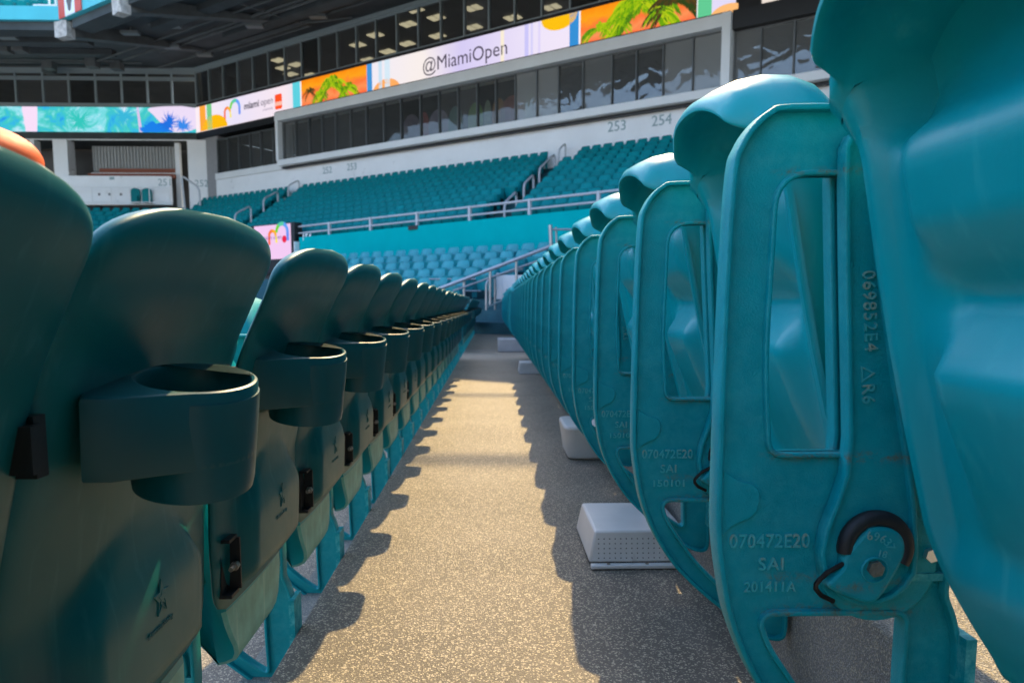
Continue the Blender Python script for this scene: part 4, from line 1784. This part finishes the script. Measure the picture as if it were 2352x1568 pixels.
b = MB()
b.box(ex(436) , ex(479), YW - .6, YW + .3, 5.2, 11.19)
eadd(b, 'pillar', M['white'], bevel=.02)
b = MB()
b.box(ex(130), ex(163), YW - .6, YW + .3, 6.4, 11.19)
eadd(b, 'pillar', M['white'], bevel=.02)
b = MB()
b.box(ex(74), ex(84), YW - .4, YW + .3, 6.4, 11.19)
eadd(b, 'pillar', M['ledge'])
b = MB()
b.box(ex(394), ex(405), YW + .3, YW + .6, 6.4, 11.19)
eadd(b, 'pillar', M['ledge'])
b = MB()
b.box(ex(406), ex(436), YW + 1.6, YW + 1.7, 6.2, 11.1)
eadd(b, 'doorway', M['beige'])
b = MB()
b.box(ex(84), ex(130), YW + 1.6, YW + 1.7, 6.2, 11.1)
eadd(b, 'doorway', M['beige'])
b = MB()                                    # corrugated shutter
x0, x1 = ex(190), ex(394)
nr = 27
V, F = [], []
for i in range(nr * 4 + 1):
    x = x0 + (x1 - x0) * i / (nr * 4)
    yy = YW + .9 + (.10 if i % 4 in (0, 3) else 0)
    V += [(x, yy, ez(388)), (x, yy, ez(329))]
for i in range(nr * 4): F.append((2 * i, 2 * i + 2, 2 * i + 3, 2 * i + 1))
b.add(V, F)
eadd(b, 'shutter', mat('ribbed_shutter', (.36, .37, .37), .6, var=.08), smooth=0, fix=False)
for (a, c, p0, p1, y) in ((213, 395, 384, 394, .5), (197, 395, 399, 409, -.1)):
    b = MB()
    b.box(ex(a), ex(c), YW + y, YW + y + .45, ez(p1), ez(p0))
    tag(b.build('long_bench', M['brown']), ('upper' if p0 < 390 else 'lower') + ' of the two long red-brown benches in the portal at far left', 'bench', 'red-brown benches in the far portal')
b = MB()
b.box(ex(197), ex(396), YW + .36, YW + .49, ez(399.5), ez(394.5))
eadd(b, 'counter', M['ledge'])
fw = empty('front_wall', (-26, YW - .7, 6), 'white painted front wall numbered 251 below the red-brown benches', 'wall')
b = MB()
b.box(ex(110), ex(398), YW - .9, YW - .62, ez(474), ez(409.5))
wbuild(b, 'wall', M['white'], fw)
me = text_mesh('number', '251', .62, .004, M['numgrey'], Matrix.Translation((ex(370), YW - .905, ez(431))) @ EMAT)
wlink('number', me, fw)
b = MB()
b.box(ex(261), ex(271.5), YW - .92, YW - .9, ez(418), ez(412))
wbuild(b, 'plate', M['numgrey'], fw)
for px in (235.5, 259, 285):
    b = MB()
    b.box(ex(px - 2.5), ex(px + 2.5), YW - .92, YW - .9, ez(453.5), ez(448.5))
    wbuild(b, 'vent', M['greydark'], fw)
me = text_mesh('number', '252', .60, .004, M['numgrey'], Matrix.Translation((ex(449.5), YW - .606, ez(431))) @ EMAT)
wlink('number', me, eb)
for i, (a, c) in enumerate(((311, 331), (336.5, 357))):
    b = MB()
    x0, x1 = ex(a), ex(c)
    o = round_poly([(x0, ez(471)), (x1, ez(471)), (x1, ez(438)), (x0, ez(438))], [.05, .05, .28, .28])
    b.hexa([(p[0], YW - 1.0, p[1]) for p in o], [(p[0], YW - 1.14, p[1]) for p in o])
    b.box(x0 + .08, x1 - .08, YW - 1.3, YW - 1.15, ez(471), ez(455))
    tag(b.build('far_seat', M['farseat']), ('left' if i == 0 else 'right') + ' one of two dark teal seats standing alone against the white wall 251', 'seat', 'two seats against the white wall 251')
# pale railing in front of that wall
rail_thing('guard_rail', 'thin white railing in front of the white wall numbered 251', 'railing',
           [('rail', [(ex(150), YW - 1.6, ez(439)), (ex(412), YW - 1.6, ez(439))], .025), ('rail', [(ex(150), YW - 1.6, ez(472)), (ex(412), YW - 1.6, ez(472))], .03)] +
           [('post', [(ex(p), YW - 1.6, ez(474)), (ex(p), YW - 1.6, ez(439))], .03) for p in (180, 232, 275, 318, 361, 405, 412)], 'ledge')
rail_thing('stair_rail', 'leaning grey stair rail at the foot of the white corner pillar', 'handrail',
           [('handrail', bent([(ex(462), YW - 3, 5.4), (ex(455), YW - 3, ez(420)), (ex(492), YW - 3, ez(447)), (ex(494), YW - 3, 5.2)], .3), .06),
            ('post', [(ex(458), YW - 3.4, 4.6), (ex(458), YW - 3.4, 6.3)], .07)], 'rail')
# stair rails of the club stand
def club_rail(s, n0, n1, label):
    t = []
    z = lambda n: 7.42 - .345 * (n - .95) / .72 - .85
    t.append(('handrail', bent([W(s(n0), n0, z(n0)), W(s(n0), n0, z(n0) + 1.0), W(s(n1), n1, z(n1) + 1.0), W(s(n1), n1, z(n1))], .25), .045))
    rail_thing('stair_rail', label, 'handrail', t, 'rail', 'stair rails in the club stand')


A1 = lambda n: 27.6 + .25 * n
A0 = lambda n: 10.0 + .25 * n
club_rail(A1, .6, 1.6, 'topmost looped stair rail under the number 253 at right')
club_rail(A1, 2.2, 4.2, 'long stair rail second from the top of the right-hand club stairs')
club_rail(A1, 4.9, 6.0, 'stair rail third from the top of the right-hand club stairs')
club_rail(A1, 6.8, 8.0, 'lowest stair rail of the right-hand club stairs, by the guard rail')
club_rail(A0, .5, 1.5, 'topmost looped stair rail under the numbers 252 and 253')
club_rail(A0, 2.4, 3.6, 'middle stair rail of the left-hand club stairs')
club_rail(A0, 4.6, 5.8, 'lower stair rail of the left-hand club stairs')

# ------------------------------------------------------------------ upper deck overhead
ud = empty('upper_deck', (-19.5, 36, 13.5), 'teal edged upper seating deck with dim concrete underside overhead at left', 'upper deck')
E1 = np.array([-19.492, 36.0])
E2 = E1 + DS * 45
ZF = 13.564
b = MB()
q0 = [(-62, YW + .3, 15.8), (XC, YW + .0, 15.8), (E1[0], E1[1], ZF), (-62, E1[1], ZF)]
b.hexa(q0, [(p[0], p[1], p[2] + .25) for p in q0])
w1, w2 = W(0, -.2, 15.8), W(50, -.2, 15.8)
q1 = [(XC + .001, YW, 15.8), w2, (E2[0], E2[1], ZF), (E1[0] + .001, E1[1], ZF)]
b.hexa(q1, [(p[0], p[1], p[2] + .25) for p in q1])
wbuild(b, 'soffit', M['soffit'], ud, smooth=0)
b = MB()
b.box(-62, E1[0] - .001, 35.75, 36, ZF - .02, 14.14)
e = lambda t, o, z: (E1[0] + DS[0] * t + DN[0] * o, E1[1] + DS[1] * t + DN[1] * o, z)
b.hexa([e(0, 0, ZF - .02), e(45, 0, ZF - .02), e(45, .25, ZF - .02), e(-.1, .25, ZF - .02)], [e(0, 0, 14.95), e(45, 0, 14.95), e(45, .25, 14.95), e(-.1, .25, 14.95)])
wbuild(b, 'fascia', M['fascia'], ud, smooth=0)
b = MB()                                    # edge beams under the fascia
b.box(-62, E1[0] - .2, 36.001, 36.9, ZF - .38, ZF + .05)
b.hexa([e(.6, -.9, ZF - .40), e(45, -.9, ZF - .40), e(45, -.001, ZF - .40), e(.6, -.001, ZF - .40)], [e(.6, -.9, ZF + .05), e(45, -.9, ZF + .05), e(45, -.001, ZF + .05), e(.6, -.001, ZF + .05)])
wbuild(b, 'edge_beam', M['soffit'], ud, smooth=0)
for t, (o0, o1) in ((0.1, (.2, -9)), (5.0, (.25, -8)), (14, (.2, -8)), (23, (.2, -8)), (32, (.2, -8))):
    b = MB()
    dx = .30 if t > 1 else .36
    zb = lambda o: ZF + (-o) * .183
    if t < 1:                               # corner beam runs along the bisector
        bis = (np.array([0, 1.]) + (-DN)) / np.linalg.norm(np.array([0, 1.]) + (-DN))
        sd = np.array([bis[1], -bis[0]])
        pt = lambda o, w, z: (E1[0] + bis[0] * (-o) + sd[0] * w, E1[1] + bis[1] * (-o) + sd[1] * w, z)
    else:
        pt = lambda o, w, z: e(t + w, o, z)
    b.hexa([pt(o0, -dx, zb(o0) - .72), pt(o0, dx, zb(o0) - .72), pt(o1, dx, zb(o1) - .15), pt(o1, -dx, zb(o1) - .15)],
           [pt(o0, -dx, zb(o0) - .02), pt(o0, dx, zb(o0) - .02), pt(o1, dx, zb(o1) - .02), pt(o1, -dx, zb(o1) - .02)])
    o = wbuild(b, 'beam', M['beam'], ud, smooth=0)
    b = MB()
    g_ = random.Random(int(t * 10))
    lo = [pt(o0 + .06 + g_.uniform(0, .1), w, zb(o0) - .74 + g_.uniform(-.05, .05)) for w in (-dx * 1.02, -dx * .3, dx * .4, dx * 1.02)] + [pt(o0 - .35, dx * 1.02, zb(o0) - .74), pt(o0 - .35, -dx * 1.02, zb(o0) - .74)]
    hi = [pt(o0 + .06 + g_.uniform(0, .1), w, zb(o0) - .03) for w in (-dx * 1.02, -dx * .3, dx * .4, dx * 1.02)] + [pt(o0 - .35, dx * 1.02, zb(o0) - .03), pt(o0 - .35, -dx * 1.02, zb(o0) - .03)]
    b.hexa(lo, hi)
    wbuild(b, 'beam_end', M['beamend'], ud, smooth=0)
for o in (-3.5, -7.5):                      # purlins
    b = MB()
    zz_ = ZF + (-o) * .183
    b.hexa([e(1.5, o - .3, zz_ - .3), e(45, o - .3, zz_ - .3), e(45, o + .3, zz_ - .3), e(1.5, o + .3, zz_ - .3)], [e(1.5, o - .3, zz_), e(45, o - .3, zz_), e(45, o + .3, zz_), e(1.5, o + .3, zz_)])
    wbuild(b, 'cross_beam', M['soffit'], ud, smooth=0)
    b = MB()
    b.box(-62, E1[0] + o * .2, 36 - o - .3, 36 - o + .3, zz_ - .5, zz_)
    wbuild(b, 'cross_beam', M['soffit'], ud, smooth=0)
for px, py in ((18, 88), (395, 62), (470, 128), (300, 78), (395, 110), (585, 62), (730, 40)):
    r = ray(px, py)
    Yv = 40.
    for _ in range(12):
        Pp = at(px, py, Yv)
        n = float((Pp[:2] - C0) @ DN) if px > 200 else YW - Pp[1]
        zs = 15.8 - n * (15.8 - ZF) / (12. if px > 200 else 14.)
        Yv = Yv * (zs - .35 - EYE) / (Pp[2] - EYE)
    b = MB()
    b.box(Pp[0] - .42, Pp[0] + .42, Pp[1] - .2, Pp[1] + .2, Pp[2] - .03, Pp[2] + .1)
    b.box(Pp[0] - .03, Pp[0] + .03, Pp[1] - .03, Pp[1] + .03, Pp[2] + .1, Pp[2] + .6)
    wbuild(b, 'light_fitting', M['fixture'], ud)
b = MB()                                    # conduit loop
b.tube(bent([tuple(at(300, 38, 38)), tuple(at(318, 50, 38)), tuple(at(345, 58, 38)), tuple(at(372, 48, 38))], .4), .07, 8)
wbuild(b, 'conduit', M['beam'], ud)
# terrace of the deck rising behind its edge
b = MB()
for j in range(8):
    b.box(-62, E1[0] + .35 * j, 36.2 + .8 * j, 37.0 + .8 * j, 13.6 + .4 * j, 14.0 + .4 * j)
    q = [e(.3, -.2 - .8 * j, 13.9 + .4 * j), e(45, -.2 - .8 * j, 13.9 + .4 * j), e(45, -1.0 - .8 * j, 13.9 + .4 * j), e(.3, -1.0 - .8 * j, 13.9 + .4 * j)]
    b.hexa(q, [(p[0], p[1], p[2] + .4) for p in q])
wbuild(b, 'terrace', M['soffit'], ud, smooth=0)
b = MB()
z0 = 14.14
b.tube([(-40, 35.88, z0 + .9), (E1[0] - .6, 35.88, z0 + .9)], .04, 8)
for x in np.arange(E1[0] - .6, -40, -2.32): b.tube([(x, 35.88, z0 - .05), (x, 35.88, z0 + .9)], .045, 8)
b.tube([(E1[0] - 1.3, 35.86, z0 + .06), (E1[0] - .3, 35.86, z0 + .06)], .05, 8)
b.tube([(E1[0] - .3, 35.86, z0), (E1[0] - .3, 35.86, z0 + .9)], .05, 8)
wbuild(b, 'railing', M['numwhite'], ud)
for j in range(3):
    for i in range(18):
        o = link('far_seat', FM)
        o.location = (E1[0] - 1.0 - i * .62, 36.7 + .8 * j, 14.0 + .4 * j)
        o.rotation_euler = (0, 0, R(90))
        tag(o, 'dark teal seat on the upper deck behind the white railing at the top left corner', 'seat', 'seats on the upper deck at top left')
bn = empty('deck_sign', (E1[0], E1[1], 14), 'red and white sign with grey emblem on the corner of the upper deck', 'sign')
for a, c, m in ((.05, .62, 'red'), (.62, 1.5, 'numwhite'), (1.5, 2.05, 'red')):
    b = MB()
    b.hexa([e(a, .255, ZF + .0), e(c, .255, ZF + .0), e(c, .30, ZF), e(a, .30, ZF)], [e(a, .255, 14.96), e(c, .255, 14.96), e(c, .30, 14.96), e(a, .30, 14.96)])
    wbuild(b, 'sign_panel', M[m], bn)
em_ = [(1.06 + .22 * math.cos(a) * (1 + .25 * math.sin(3 * a)), 14.1 + .38 * math.sin(a)) for a in [math.pi / 12 * i for i in range(24)]]
EE = Matrix(((DS[0], 0, DN[0], E1[0]), (DS[1], 0, DN[1], E1[1]), (0, 1, 0, 0), (0, 0, 0, 1)))
wlink('emblem', curve_mesh('emblem', [em_], .004, M['greydark'], 0, EE @ Matrix.Translation((0, 0, .305))), bn)
s0 = 3.3
wlink('lettering', text_mesh('lettering', 'SUL', 1.0, .01, M['numwhite'], EE @ Matrix.Translation((s0, 14.2, .262)), bold=.02), ud)

# ------------------------------------------------------------------ orange shape behind the nearest left seat
b = MB()
c = at(-72, 364, 6.0)
prof = [(1.0 * math.cos(R(a)), .62 * math.sin(R(a))) for a in range(-4, 91, 6)]
b.lathe([(max(r, .001) * .50, z * .44) for r, z in prof], (c[0], 6.0, c[2]), 36)
b.tube([(c[0], 6.0, -2.2), (c[0], 6.0, c[2] + .1)], .02)
tag(b.build('parasol', M['orange']), 'bright orange rounded canopy peeking over the blurred nearest left seat', 'parasol')

# ------------------------------------------------------------------ the stand across the field, seen mirrored in the glass
b = MB()
for j in range(10):
    b.box(-112 - 3 * j, -109 - 3 * j, -170, 160, -7, -4 + 2.6 * j)
b.box(-146, -142, -170, 160, -7, 25)
tag(b.build('opposite_stand', mat('far_stand_concrete', (.30, .33, .32), .8, var=.5, vscale=.25), smooth=0), 'tall tiered stand across the field, mirrored in the dark glass', 'grandstand')
b = MB()
b.box(NOSE + .002, .05, 10.98, 11.02, .0005, .005)
struct('floor_edge', b, M['step'])

st = empty('side_stand', (16, 0, 0), 'our own side of the bowl rising to the right, outside the picture', 'grandstand')
b = MB()
for j in range(5, 16):
    b.box(BACK + TREAD * j + .004, BACK + TREAD * (j + 1), -30, 13, RISE * j - .3, RISE * (j + 1))
b.box(15.3, 15.8, -30, 11, 3, 14)
wbuild(b, 'terrace', mat('side_stand_concrete', (.16, .24, .26), .8, var=.3, vscale=.5), st, smooth=0)
b = MB()
b.box(6.2, 30, -30, 11, 13.6, 14.4)
wbuild(b, 'deck', M['soffit'], st, smooth=0)

b = MB()
b.box(-62.6, -62, 30, 60, -7, 16)
b.box(-62, XC - 1, YW + 8.9, YW + 8.99, 4, 16)
eadd(b, 'cross_wall', M['greydark'])
tw2 = empty('teal_wall', (-40, 41, 0), 'teal wall below the small end stand, mostly hidden behind the left row', 'wall')
b = MB()
b.box(-62, -20.3, 41.0, 41.3, -7, 4.3)
wbuild(b, 'wall', M['tealwall'], tw2)
b = MB()
wbox(b, -6, S0 + .02, 7.9, 8.3, -7, 3.2)
wbuild(b, 'return_wall', M['greydark'], tw2)
for i, (yy, rr) in enumerate(((2.94, .06), (5.3, .045))):
    b = MB()
    b.tube([(-40, yy + SUN_B * 20 + 2, 20), (0, yy + SUN_B * 20, 19.6), (40, yy + SUN_B * 20 - 2, 20)], rr, 8)
    tag(b.build('roof_cable', M['steel']), 'steel roof cable high overhead casting the %s soft band of shade on the floor' % ('nearer' if i == 0 else 'farther'), 'cable', 'cables high over the stand')

b = MB()
for z0, z1 in ((8.5, 11.6), (13.2, 15.99)):
    wbox(b, -.12, -.02, -9.2, -.4, z0, z1)
    wbox(b, SE, SE + .1, -9.2, -.4, z0, z1)
wbuild(b, 'room_end', M['dark'], bd)

rg = random.Random(11)
for i in range(9):
    n0, n1 = rg.uniform(1, 10), rg.uniform(1, 10)
    s0, s1 = rg.uniform(0, 8), rg.uniform(12, 34)
    zz = lambda n: 15.72 - n * (15.8 - ZF) / 12. - .12
    b = MB()
    b.tube([W(s0, n0, zz(n0)), W(s1, n0, zz(n0)), W(s1 + 2, n1, zz(n1))], .05, 6)
    wbuild(b, 'conduit', M['beam'], ud)
for i in range(6):
    y = rg.uniform(38, 49)
    b = MB()
    zc = 15.8 - (YW - y) * (15.8 - ZF) / 14 - .14
    b.tube([(-45, y, zc), (rg.uniform(-24, -20), y, zc)], .05, 6)
    b.box(-28 + i, -27.4 + i, y - .3, y + .3, zc - .4, zc + .1)
    wbuild(b, 'conduit', M['beam'], ud)

b = MB()
for j in range(8):
    b.box(-60, 40, -24 - 2 * j, -22 - 2 * j, -7, 2 + 2 * j)
tag(b.build('rear_stand', mat('rear_stand_concrete', (.36, .37, .39), .8, var=.3, vscale=.3), smooth=0), 'stand behind the camera, outside the picture', 'grandstand')
